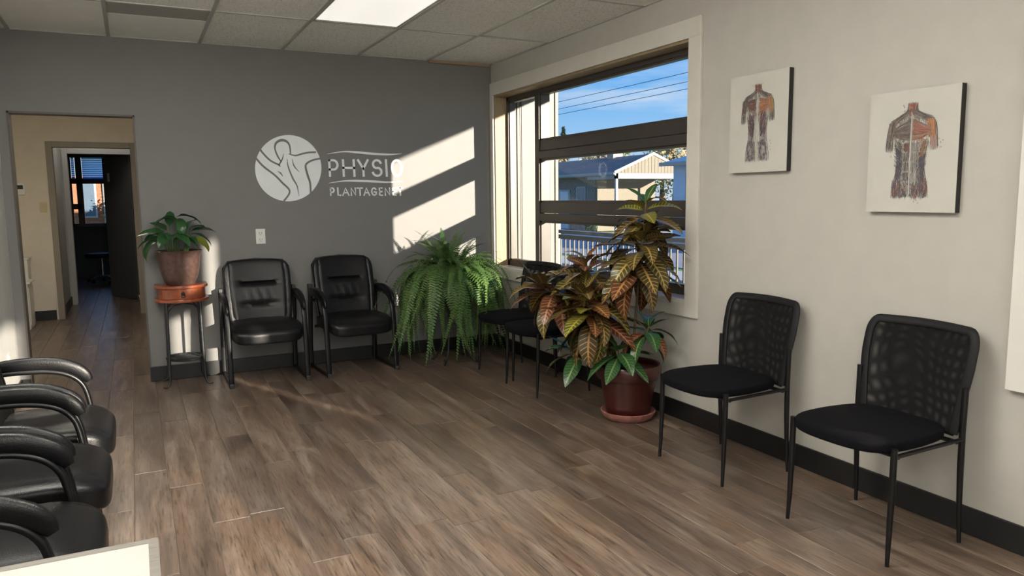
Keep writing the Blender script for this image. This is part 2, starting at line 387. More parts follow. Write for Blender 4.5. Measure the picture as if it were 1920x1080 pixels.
def empty(name, label, cat, loc=(0, 0, 0), rz=0, group=None):
    o = bpy.data.objects.new(name, None); COL.objects.link(o); o.empty_display_size = .1
    o.location = loc; o.rotation_euler = (0, 0, rz)
    return tag(o, label, cat, group)
def tag(o, label, cat, group=None):
    o['label'] = label; o['category'] = cat
    if group: o['group'] = group
    return o
def struct(o): o['kind'] = 'structure'; return o
def copy_tree(o, parent=None):
    c = o.copy(); COL.objects.link(c); c.parent = parent
    for ch in list(o.children): copy_tree(ch, c)
    return c
def inst(src, parent, loc=(0, 0, 0), rot=(0, 0, 0), scale=(1, 1, 1), m=None):
    o = bpy.data.objects.new(src.name.split('.')[0], src.data if hasattr(src, 'data') else src); COL.objects.link(o)
    o.parent = parent; o.location = loc; o.rotation_euler = rot; o.scale = scale
    return o
def B(name, m, x0, x1, y0, y1, z0, z1, parent=None, bevel=0, **k):
    return MB().box(x0, x1, y0, y1, z0, z1).build(name, m, parent, bevel=bevel, **k)

# ------------------------------------------------------------------ room shell
H = 2.567; XL = -3.77; YF = -11.4
YB = .12
# floor: slab with planks laid along y
floor = struct(B('floor', 'floor_base', -4.95, 0.0, YF-.1, 9.62, -.12, -.004))
PW, PL = .1524, 1.22
vis = []; rest = MB()
plank_mesh = None
def plank_me(wd, ln):
    mb = MB().box(-wd/2+.0004, wd/2-.0004, -ln/2+.0004, ln/2-.0004, -.0045, 0)
    o = mb.build('plank', 'plank', floor, bevel=.0022, bseg=1); return o
protos = {}
ncol = 32
for i in range(ncol):
    x1 = -.0-PW*i; x0 = x1-PW
    off = random.random()*PL if i % 3 else (i*.37 % 1)*PL
    y = YF-off
    while y < 9.6:
        a, b = max(y, YF), min(y+PL, 9.6); y += PL
        if b-a < .03: continue
        xc = (x0+x1)/2; yc = (a+b)/2
        if x1 < XL-.001 and (b < .0):   # only the hall goes on further left
            continue
        if x1 > -2.75 and a > .0: continue
        if x1 > -2.75 and b > .02: b = .02; yc = (a+b)/2
        near = (a > -5.4 and b <= .3) or (b > -.2 and x0 > -4.2)
        if b-a < .03: continue
        if near:
            key = round(b-a, 3)
            if key not in protos:
                o = plank_me(PW, b-a); protos[key] = o
            else: o = inst(protos[key], floor)
            o.location = (xc, yc, 0)
        else: rest.box(x0+.0006, x1-.0006, a+.0006, b-.0006, -.0045, 0)
o = rest.build('plank_field', 'plank', floor); o['kind'] = 'stuff'

WIN_Z0, WIN_Z1 = .735, 2.29
# walls
wb = MB()
wb.box(-2.925, .15, 0, YB, 0, H+.02); wb.box(XL-.12, -3.705, 0, YB, 0, H+.02); wb.box(-3.705, -2.925, 0, YB, 2.005, H+.02)
wall_back = struct(wb.build('wall_back', 'wall_grey'))
WINS = [(-2.75, -.06, WIN_Z0, WIN_Z1), (-7.05, -5.72, .66, WIN_Z1), (-11.1, -8.98, .45, WIN_Z1)]
wr = MB(); ys = [YF] + sum([[a, b] for a, b, _, _ in sorted(WINS)], []) + [0]
for k in range(0, len(ys), 2): wr.box(0, .15, ys[k], ys[k+1], 0, H+.02)
for a, b, z0, z1 in WINS: wr.box(0, .15, a, b, 0, z0); wr.box(0, .15, a, b, z1, H+.02)
wall_right = struct(wr.build('wall_right', 'wall_beige'))
wall_left = struct(B('wall_left', 'wall_white', XL-.12, XL, YF, 0, 0, H+.02))
wf = MB(); wf.box(XL-.12, -3.3, YF-.12, YF, 0, H+.02); wf.box(-.6, .15, YF-.12, YF, 0, H+.02); wf.box(-3.3, -.6, YF-.12, YF, 2.3, H+.02); wf.box(-3.3, -.6, YF-.12, YF, 0, .3)
wall_front = struct(wf.build('wall_front', 'wall_beige'))
# ceiling slab above the grid and the roof with its eave
ceiling = struct(MB().box(-4.95, .15, YF-.1, 9.62, H+.02, H+.16).build('ceiling', 'wall_plain'))
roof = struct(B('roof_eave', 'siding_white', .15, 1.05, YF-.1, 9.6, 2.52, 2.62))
# suspended ceiling: tiles are parts, tees joined in a grid part
xs = [0-.61*k for k in range(7)]+[XL]
yr = [0, -1.09]
while yr[-1] > YF: yr.append(yr[-1]-1.22)
yr[-1] = YF
grid = MB()
for x in xs[1:-1]: grid.box(x-.012, x+.012, YF, 0, H-.004, H+.02)
for y in yr[1:-1]: grid.box(XL, 0, y-.012, y+.012, H-.003, H+.02)
grid.box(XL, 0, -.018, 0, H-.003, H+.02); grid.box(-.018, 0, YF, 0, H-.003, H+.02); grid.box(XL, XL+.018, YF, 0, H-.003, H+.02)
grid.build('ceiling_grid', 'ceil_grid', ceiling)
LIGHTS = {(2, 1): 'v', (3, 3): 'r', (4, 5): 'r', (5, 2): 'r', (2, 6): 'r', (4, 8): 'r'}
LLAB = {(3, 3): 'added fill panel just above the top edge of the photograph, nearest the one in view', (4, 5): 'added fill panel almost above the viewer', (5, 2): 'added fill panel by the white left wall above the armchairs, out of frame', (2, 6): 'added fill panel behind the viewer on the window side', (4, 8): 'added fill panel farthest behind the viewer'}
tp = {}
def tile(x0, x1, y0, y1, m, nm='ceiling_tile'):
    key = (round(x0-x1, 3), round(y0-y1, 3), m)
    if key in tp: o = inst(tp[key], ceiling)
    else:
        a, b = (x1-x0)/2-.004, (y1-y0)/2-.004
        o = MB().box(-a, a, -b, b, .004, .018).build(nm, m, ceiling); tp[key] = o
    o.location = ((x0+x1)/2, (y0+y1)/2, H); return o
for i in range(len(xs)-1):
    for j in range(len(yr)-1):
        x1, x0 = xs[i]-.008, xs[i+1]+.008; y1, y0 = yr[j]-.008, yr[j+1]+.008
        if (i, j) in LIGHTS: continue
        if (i, j) == (4, 0):
            tile(x0, x1, -.755, y1, 'ceil_smooth'); tile(x0, x1, y0, -.765, 'vent_grey', 'ceiling_vent_panel'); continue
        tile(x0, x1, y0, y1, 'ceil_smooth' if (i, j) in ((5, 0), (6, 0)) else 'ceil_tile')
for (i, j), k in LIGHTS.items():
    x1, x0 = xs[i]-.013, xs[i+1]+.013; y1, y0 = yr[j]-.013, yr[j+1]+.013
    lab = 'lit troffer ceiling light with warm white diffuser, set in the ceiling near the window' if k == 'v' else LLAB[(i, j)]
    t = empty('ceiling_light', lab, 'ceiling light', ((x0+x1)/2, (y0+y1)/2, H), group='troffer lights in the suspended ceiling')
    a, b = (x1-x0)/2, (y1-y0)/2
    if k == 'v': MB().box(-a+.006, a-.006, -b+.006, b-.006, .004, .010).build('diffuser', 'panel_view', t)
    else: MB().box(-a+.02, a-.02, -b+.02, b-.02, -.07 if (i, j) == (5, 2) else -.12, .010).build('diffuser', 'panel_fill', t)   # added fill panel, lens dropped to throw light along the ceiling
    fr = MB(); fr.box(-a, a, -b, -b+.012, 0, .02); fr.box(-a, a, b-.012, b, 0, .02); fr.box(-a, -a+.012, -b, b, 0, .02); fr.box(a-.012, a, -b, b, 0, .02)
    fr.build('light_frame', 'ceil_grid', t)
struct(B('trim_1', 'wood_strip', -.60, -.02, -.03, -.0, H-.022, H-.003, bevel=.002))
# baseboards
struct(B('baseboard_back', 'base_black', -2.928, -.012, -.012, .0, 0, .115, bevel=.003))
struct(B('baseboard_right', 'base_black', -.012, 0, YF, 0, 0, .115, bevel=.003))
struct(B('baseboard_left', 'base_black', XL, XL+.012, YF, 0, 0, .115, bevel=.003))
struct(B('baseboard_stub', 'base_black', XL+.012, -3.705, -.012, 0, 0, .115, bevel=.003))
# opening edge trim
ot = MB(); ot.box(-3.712, -3.700, -.006, YB+.006, 0, 2.012); ot.box(-2.930, -2.918, -.006, YB+.006, .0, 2.012); ot.box(-3.712, -2.918, -.006, YB+.006, 2.0, 2.014)
struct(ot.build('trim_2', 'trim_dark'))

# ------------------------------------------------------------------ windows
def window(n, y0, y1, z0, z1, mull, low=True, solid_low=False, facex=.12):
    """y0<y1 ; frame plane x .115-.165 ; mull = y of the mullion (None for none)."""
    w_ = struct(bpy.data.objects.new('window_%d' % n, None)); COL.objects.link(w_)
    def P(name, m, *b, bevel=.003): return B(name, m, *b, w_, bevel=bevel)
    X0, X1 = .115, .175
    F = .05
    # outer frame
    fb = MB(); fb.box(X0, X1, y0, y1, z1-F, z1); fb.box(X0, X1, y0, y1, z0+.02, z0+.02+F); fb.box(X0, X1, y0, y0+F, z0, z1); fb.box(X0, X1, y1-F, y1, z0, z1)
    fb.build('window_frame', 'frame_bronze', w_)
    cells = []
    ym = mull if mull is not None else y1
    if mull is not None:
        P('mullion', 'frame_bronze', X0-.004, .22, mull-.035, mull+.035, z0+.07, z1-F)  # outer depth stretched to block sunlight through the narrow side pane
        cells.append((mull+.035, y1-F, z0+.07, z1-F, False)); ymr = mull-.035
    else: ymr = y1-F
    b1, b2, b3, b4 = 1.18, 1.335, 1.70, 1.85
    if low:
        for (a, b) in ((b1, b2), (b3, b4)):
            P('transom_bar', 'frame_bronze', X0-.004, X1, y0+F, ymr, a, a+.062); P('transom_bar', 'frame_bronze', X0+.006, X1, y0+F, ymr, a+.066, b)
        cells += [(y0+F, ymr, z0+.07, b1, solid_low), (y0+F, ymr, b2, b3, False), (y0+F, ymr, b4, z1-F, False)]
    else: cells += [(y0+F, ymr, z0+.07, z1-F, False)]
    for (a, b, c, d, solid) in cells:
        if solid: P('sun_block_panel', 'frame_bronze', X0+.01, X1, a, b, c, d); continue  # unseen panel added to block low sun through the second window
        s = .016
        sb = MB(); sb.box(X0+.01, X1, a, a+s, c, d); sb.box(X0+.01, X1, b-s, b, c, d); sb.box(X0+.01, X1, a, b, c, c+s); sb.box(X0+.01, X1, a, b, d-s, d)
        sb.build('sash', 'gasket' if not low else 'frame_bronze', w_)
        B('pane', 'glass', .148, .151, a+s, b-s, c+s, d-s, w_)
    return w_
w1 = window(1, -2.75, -.06, WIN_Z0, WIN_Z1, -.655)
window(2, -7.05, -5.72, .66, WIN_Z1, -6.48, solid_low=True)
window(3, -11.1, -8.98, .45, WIN_Z1, None, low=False)
# added front glazing behind the viewer, lets in sky fill
w4 = struct(bpy.data.objects.new('window_4', None)); COL.objects.link(w4)
fb = MB()
for x in (-3.3, -2.4, -1.5, -.65): fb.box(x, x+.05, YF-.10, YF-.04, .3, 2.3)
fb.box(-3.3, -.6, YF-.10, YF-.04, .3, .35); fb.box(-3.3, -.6, YF-.10, YF-.04, 2.25, 2.3)
fb.build('window_frame', 'frame_bronze', w4)
for x in (-3.25, -2.35, -1.45): B('pane', 'glass', x, x+.8, YF-.075, YF-.071, .35, 2.25, w4)
# wooden jamb liners, stool and casing of window 1
jm = MB(); jm.box(.0, .115, -.075, -.06, WIN_Z0+.02, WIN_Z1); jm.box(.0, .115, -2.75, -.06, WIN_Z1-.015, WIN_Z1); jm.box(.0, .115, -2.75, -2.735, WIN_Z0+.02, WIN_Z1)
jm.build('jamb_liner', 'jamb_wood', w1)
B('stool', 'sill_white', -.012, .115, -2.75, -.06, WIN_Z0-.005, WIN_Z0+.022, w1, bevel=.003)
cs = [('casing', -.018, 0, -2.86, -.002, WIN_Z1, 2.40), ('casing', -.018, 0, -.060, -.002, .652, WIN_Z1), ('casing', -.018, 0, -2.86, -2.75, .652, WIN_Z1), ('casing', -.018, 0, -2.75, -.06, .652, WIN_Z0-.005)]
for c in cs: B(c[0], 'trim_white', *c[1:], w1, bevel=.002)
for (a, b) in ((-7.05, -5.76),):
    pass

# ------------------------------------------------------------------ corridor and rooms beyond the opening
struct(B('wall_hall_right', 'wall_cream', -2.80, -2.70, YB, 9.5, 0, H+.02))
struct(B('wall_hall_left', 'wall_cream', -4.95, -4.85, YB, 9.5, 0, H+.02))
struct(B('wall_hall_front', 'wall_cream', -4.95, XL-.12, 0, YB, 0, H+.02))
D1 = 3.95
for (x, y, l_) in ((-3.5, 1.6, 'added fill light of the hall, hidden above the opening'), (-3.4, 4.7, 'added fill light of the small room past the first door frame, out of sight')):
    t = empty('ceiling_light', l_, 'ceiling light', (x, y, H+.02))
    MB().box(-.28, .28, -.28, .28, -.05, 0).build('diffuser', 'panel_hall_fill' if y < 3 else 'panel_room_fill', t); MB().box(-.3, .3, -.3, .3, -.02, 0).build('light_frame', 'ceil_grid', t)  # added lamps, brighten the cream hall and the room past it
wh = MB(); wh.box(-4.85, -3.79, D1, D1+.12, 0, H+.02); wh.box(-2.90, -2.80, D1, D1+.12, 0, H+.02); wh.box(-3.79, -2.90, D1, D1+.12, 2.03, H+.02)
struct(wh.build('wall_hall', 'wall_cream'))
struct(B('baseboard_hall', 'base_black', -4.85, -3.85, D1-.012, D1, 0, .115, bevel=.003))
def doorframe(n, x0, x1, y, z, m, wd=.065):
    d = struct(bpy.data.objects.new('door_%d' % n, None)); COL.objects.link(d)
    B('door_casing', m, x0-wd, x0, y-.018, y, 0, z+wd, d, bevel=.003); B('door_casing', m, x1, x1+wd, y-.018, y, 0, z+wd, d, bevel=.003)
    B('door_casing', m, x0, x1, y-.018, y, z, z+wd, d, bevel=.003)
    jb = MB(); jb.box(x0-.02, x0, y, y+.13, 0, z+.02); jb.box(x1, x1+.02, y, y+.13, 0, z+.02); jb.box(x0, x1, y, y+.13, z, z+.02); jb.build('door_jamb', m, d)
    return d
doorframe(1, -3.765, -2.96, D1, 2.01, 'trim_taupe')
D2 = 5.3
struct(B('wall_room_left', 'wall_plain', -3.90, -3.79, D1+.12, D2, 0, H+.02))
struct(B('baseboard_room', 'base_black', -3.79, -3.778, D1+.14, D2, 0, .115, bevel=.003))
struct(B('baseboard_room_back', 'base_black', -3.778, -3.72, D2-.012, D2, 0, .115, bevel=.003))
wh = MB(); wh.box(-4.85, -3.72, D2, D2+.12, 0, H+.02); wh.box(-2.94, -2.80, D2, D2+.12, 0, H+.02); wh.box(-3.72, -2.94, D2, D2+.12, 2.03, H+.02)
struct(wh.build('wall_office', 'wall_plain'))
d2 = doorframe(2, -3.705, -2.955, D2, 2.01, 'wall_plain')
# open dark door leaf
dl = bpy.data.objects.new('door_leaf', None); COL.objects.link(dl); dl.parent = d2; dl.location = (-2.962, D2+.14, 0); dl.rotation_euler = (0, 0, math.radians(116))
B('door_panel', 'door_grey', 0, .80, -.02, .02, .008, 2.0, dl, bevel=.003)
MB().tube([(.70, .022, 1.30), (.70, .062, 1.30), (.70, .062, 1.74), (.70, .022, 1.74)], .011, seg=8).build('pull_bar', 'steel', dl, smooth=True)
MB().lathe([(.0, 0), (.027, .002), (.027, .012), (.014, .02), (.016, .04), (.028, .05), (.026, .068), (0, .074)], seg=20).build('door_knob', 'steel', dl, smooth=True)
kn = dl.children[-1]; kn.rotation_euler = (-PI/2, 0, 0); kn.location = (.74, .02, .98)
B('room_plate', 'plate_white', .60, .66, .02, .024, 1.66, 1.78, dl)
# far room
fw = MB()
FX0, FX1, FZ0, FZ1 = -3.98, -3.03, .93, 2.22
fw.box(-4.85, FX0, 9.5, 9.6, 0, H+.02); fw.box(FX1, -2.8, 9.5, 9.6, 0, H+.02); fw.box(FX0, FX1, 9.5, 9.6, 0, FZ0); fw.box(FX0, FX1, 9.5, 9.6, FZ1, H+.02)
struct(fw.build('wall_far', 'wall_shade_navy'))
w5 = struct(bpy.data.objects.new('window_5', None)); COL.objects.link(w5)
fb = MB(); fb.box(FX0, FX1, 9.50, 9.56, FZ0, FZ0+.05); fb.box(FX0, FX1, 9.50, 9.56, FZ1-.05, FZ1); fb.box(FX0, FX0+.05, 9.50, 9.56, FZ0, FZ1); fb.box(FX1-.05, FX1, 9.5, 9.56, FZ0, FZ1)
fb.box(-3.86, -3.76, 9.49, 9.56, FZ0, FZ1); fb.box(FX0, FX1, 9.49, 9.56, 1.70, 1.80); fb.box(FX0, -3.80, 9.49, 9.56, 1.24, 1.34)
fb.build('window_frame', 'frame_bronze', w5)
B('pane', 'glass', FX0+.05, FX1-.05, 9.53, 9.534, FZ0+.05, FZ1-.05, w5)
for k in range(12):
    B('blind_slat', 'blind_blue', FX0+.06, -3.87, 9.478, 9.486, 2.17-.034*(k+1)+.004, 2.17-.034*k, w5)
    B('blind_slat', 'blind_blue', -3.75, FX1-.04, 9.478, 9.486, 2.17-.034*(k+1)+.004, 2.17-.034*k, w5)
B('window_sill', 'wall_shade_navy', FX0-.03, FX1+.03, 9.44, 9.50, FZ0-.03, FZ0, w5)

# rolling stool and desk-like treatment stool in the far room
def star_stool(name, label, cat, loc, top_r, top_z, dz, back=False):
    s = empty(name, label, cat, loc)
    MB().lathe([(0, top_z-.07), (top_r*.93, top_z-.07), (top_r, top_z-.045), (top_r, top_z-.02), (top_r*.93, top_z), (0, top_z+.004)], seg=28).build('seat', 'leather', s, smooth=True)
    MB().tube([(0, 0, .10), (0, 0, top_z-.06)], [.028, .018], seg=10).build('column', 'steel', s, smooth=True)
    for k in range(5):
        a = 2*PI*k/5+.3; c, d = math.cos(a), math.sin(a)
        MB().tube([(0, 0, .11), (c*.12, d*.12, .11), (c*.24, d*.24, .075)], [.022, .018, .013], seg=8).build('leg', 'steel', s, smooth=True)
        cb = MB().tube([(c*.24-d*.015, d*.24+c*.015, .032), (c*.24+d*.015, d*.24-c*.015, .032)], .030, seg=12); cb.build('caster', 'black_plastic', s, smooth=True)
    if back:
        MB().rbox((0, .20, top_z+.28), (.36, .06, .28), 5, 8).build('backrest', 'leather', s, smooth=True)
        MB().tube([(0, .05, top_z-.05), (0, .24, top_z-.02), (0, .235, top_z+.25)], .012, seg=8).build('back_support', 'steel', s, smooth=True)
    return s
star_stool('rolling_stool', 'round dark rolling stool with steel star base in the far dark room', 'stool', (-3.50, 8.35, 0), .26, .50, 0)
star_stool('office_chair', 'dark swivel chair half hidden behind the open grey door', 'chair', (-3.16, 7.75, 0), .22, .44, 0, True)

# hall cabinet (white, two tiers), thermostat and switch
cb = empty('white_cabinet', 'low white cabinet with raised rear box at left in the hall', 'cabinet', (-4.40, 3.55, 0))
B('body', 'fridge_white', -.36, .36, -.30, .10, 0, .50, cb, bevel=.006)
B('cabinet_top', 'fridge_white', -.38, .385, -.32, .12, .50, .52, cb, bevel=.005)
B('rear_box', 'fridge_white', -.36, .33, .12, .38, 0, .74, cb, bevel=.006)
B('rear_box_lid', 'fridge_white', -.37, .345, .11, .39, .74, .76, cb, bevel=.005)
B('door', 'plate_white', .36, .366, -.28, .08, .04, .46, cb, bevel=.002)
ts = empty('thermostat', 'small white wall thermostat with dark display on cream wall', 'thermostat', (-4.105, D1, 1.53))
B('housing', 'plate_white', -.045, .045, -.022, 0, -.065, .065, ts, bevel=.005)
B('display', 'led_dark', -.028, .028, -.024, -.02, .0, .045, ts, bevel=.001)
sw = empty('light_switch', 'ivory light switch plate on cream wall beside the door casing', 'light switch', (-3.895, D1, 1.32))
B('plate', 'plate_ivory', -.036, .036, -.006, 0, -.058, .058, sw, bevel=.003); B('toggle', 'plate_ivory', -.006, .006, -.018, -.004, -.012, .012, sw, bevel=.001)

# ------------------------------------------------------------------ back wall: sign and outlet
HA = ((1.0552409e-4, -7.454477e-6, .1400553897), (-5.2817664e-5, -1.2154729e-5, 1.0686311405), (-1.2347164e-6, -1.17146305e-4, .0941971853))
def sxz(X, Y):
    d = [r[0]*X+r[1]*Y+r[2] for r in HA]; t = 6.33083/d[1]; return (-2.96815+t*d[0], 1.386+t*d[2])
sign = empty('wall_sign', 'white vinyl clinic sign, round body emblem and lettering on the grey wall', 'sign', (-1.47, 0, 1.63))
def ribbon(pts, wd, y, name, m, smoothn=0, th=.0012):
    P = [Vector(p) for p in pts]
    W = list(wd) if isinstance(wd, (list, tuple)) else [wd]*len(P)
    if smoothn:
        Q = []; WW = []
        for i in range(len(P)-1):
            p0, p1, p2, p3 = P[max(i-1, 0)], P[i], P[i+1], P[min(i+2, len(P)-1)]
            for k in range(smoothn):
                t = k/smoothn; Q.append(.5*((2*p1)+(-p0+p2)*t+(2*p0-5*p1+4*p2-p3)*t*t+(-p0+3*p1-3*p2+p3)*t**3)); WW.append(W[i]*(1-t)+W[i+1]*t)
        Q.append(P[-1]); WW.append(W[-1]); P, W = Q, WW
    n = len(P); mb = MB(); vs = []
    for i in range(n):
        t = (P[min(i+1, n-1)]-P[max(i-1, 0)]); t.normalize(); nn = Vector((-t.y, t.x))
        for sgn in (-1, 1):
            q = P[i]+nn*sgn*W[i]/2; x, z = sxz(q.x, q.y); vs.append((x+1.47, y, z-1.63)); vs.append((x+1.47, y+th, z-1.63))
    fs = []
    for i in range(n-1):
        a = 4*i; b = a+4
        fs += [(a, a+2, b+2, b), (a+1, b+1, b+3, a+3), (a, b, b+1, a+1), (a+2, a+3, b+3, b+2)]
    fs += [(0, 1, 3, 2), (4*n-4, 4*n-2, 4*n-1, 4*n-3)]
    mb.add(vs, fs); return mb
poly = [sxz(482+373*math.cos(2*PI*k/72), 452+373*math.sin(2*PI*k/72)) for k in range(72)]
MB().prism([(x+1.47, z-1.63) for x, z in poly], -.0022, -.0006, 'y').build('emblem_disc', 'vinyl_white', sign)
LN = [([(165, 235), (190, 275), (280, 365), (385, 418)], [24, 20, 20, 18]),
      ([(405, 385), (360, 310), (332, 230), (345, 170), (400, 138), (460, 150), (497, 200), (508, 300)], [10, 18, 18, 26, 30, 26, 18, 14]),
      ([(428, 288), (415, 350), (380, 415), (398, 436)], [4, 14, 16, 3]),
      ([(485, 290), (560, 310), (640, 290), (720, 275), (795, 272)], [6, 18, 20, 20, 20]),
      ([(850, 343), (770, 358), (705, 388), (677, 430), (700, 530), (728, 620), (735, 745)], [20, 20, 22, 22, 24, 22, 20]),
      ([(115, 335), (200, 430), (330, 530), (420, 620), (490, 690), (490, 745), (432, 822)], [22, 22, 20, 22, 20, 20, 22]),
      ([(472, 348), (480, 430), (530, 560), (580, 650), (602, 768)], [3, 14, 18, 14, 3]),
      ([(523, 345), (550, 430), (607, 497)], [3, 15, 3]), ([(362, 485), (397, 510), (420, 542)], [3, 16, 6])]
for pts, wd in LN: ribbon(pts, wd, -.0036, '', '', 6).build('figure_line', 'wall_grey', sign)
for pts, wd in [([(920, 293), (1100, 266), (1250, 273), (1400, 287), (1600, 298), (1762, 290)], [3, 14, 24, 26, 20, 2]), ([(938, 620), (1100, 597), (1250, 594), (1450, 602), (1600, 609), (1775, 602)], [3, 14, 24, 24, 18, 2])]:
    ribbon(pts, wd, -.0022, '', '', 6).build('swoosh', 'vinyl_white', sign)
def arc(cx, cy, rx, ry, a0, a1, n=14): return [(cx+rx*math.cos(math.radians(a0+(a1-a0)*k/n)), cy+ry*math.sin(math.radians(a0+(a1-a0)*k/n))) for k in range(n+1)]
GL = {'P': [[(0, 1), (0, 0)], [(0, 0), (.4, 0)]+arc(.45, .3, .5, .3, -90, 90)+[(0, .6)]],
      'H': [[(0, 0), (0, 1)], [(1, 0), (1, 1)], [(0, .5), (1, .5)]],
      'Y': [[(0, 0), (.5, .55), (.5, 1)], [(1, 0), (.5, .55)]],
      'S': [arc(.52, .26, .44, .26, -20, -250, 16)+arc(.5, .74, .48, .26, -70, 165, 16)],
      'I': [[(.5, 0), (.5, 1)]],
      'O': [arc(.5, .5, .5, .5, 0, 360, 28)],
      'L': [[(0, 0), (0, 1), (.9, 1)]],
      'A': [[(0, 1), (.5, 0), (1, 1)], [(.2, .66), (.8, .66)]],
      'N': [[(0, 1), (0, 0), (1, 1), (1, 0)]],
      'T': [[(0, 0), (1, 0)], [(.5, 0), (.5, 1)]],
      'G': [arc(.52, .5, .5, .5, -40, -320, 20), [(.55, .55), (.98, .55), (.98, .84)]],
      'E': [[(.9, 0), (0, 0), (0, 1), (.9, 1)], [(0, .5), (.8, .5)]]}
def word(txt, spans, y0, y1, sw_, skew=0):
    for ch, (a, b) in zip(txt, spans):
        mb = MB()
        for st in GL[ch]:
            pts = [(a+sw_/2+u*(b-a-sw_)+skew*v, y0+sw_/2+v*(y1-y0-sw_)) for u, v in st]
            # extend the ends so that corners close
            if ch != 'O':
                for e, f in ((0, 1), (-1, -2)):
                    d = Vector(pts[e])-Vector(pts[f]); d.normalize(); pts[e] = tuple(Vector(pts[e])+d*sw_*.45)
            mb2 = ribbon(pts, sw_, -.0022, '', ''); mb.add(mb2.v, mb2.f)
        mb.build('letter', 'vinyl_white', sign)
word('PHYSIO', [(930, 1050), (1085, 1230), (1255, 1387), (1412, 1538), (1563, 1600), (1632, 1765)], 350, 550, 25, 10)
word('PLANTAGENET', [(947, 1006), (1030, 1078), (1085, 1168), (1180, 1245), (1252, 1322), (1322, 1400), (1410, 1480), (1498, 1547), (1562, 1630), (1650, 1700), (1704, 1775)], 667, 764, 17, 5)
ol = empty('wall_outlet', 'white double wall outlet below the round emblem', 'outlet', (-2.065, 0, 1.09))
B('plate', 'plate_white', -.037, .037, -.006, 0, -.06, .06, ol, bevel=.003)
for z in (.026, -.026):
    MB().rbox((0, -.007, z), (.036, .006, .040), 4, 5).build('receptacle', 'plate_white', ol, smooth=True)
    s2 = MB(); s2.box(-.010, -.007, -.0112, -.0098, z-.006, z+.008); s2.box(.007, .010, -.0112, -.0098, z-.004, z+.008); s2.box(-.003, .003, -.0112, -.0098, z-.015, z-.010); s2.build('slots', 'slot_dark', ol)
ol2 = empty('wall_outlet', 'white wall outlet low on the white left wall', 'outlet', (XL, -.45, .33), PI/2)
B('plate', 'plate_white', -.037, .037, -.006, 0, -.06, .06, ol2, bevel=.003)
MB().rbox((0, -.007, .026), (.036, .006, .040), 4, 5).build('receptacle', 'plate_white', ol2, smooth=True)
MB().rbox((0, -.007, -.026), (.036, .006, .040), 4, 5).build('receptacle', 'plate_white', ol2, smooth=True)

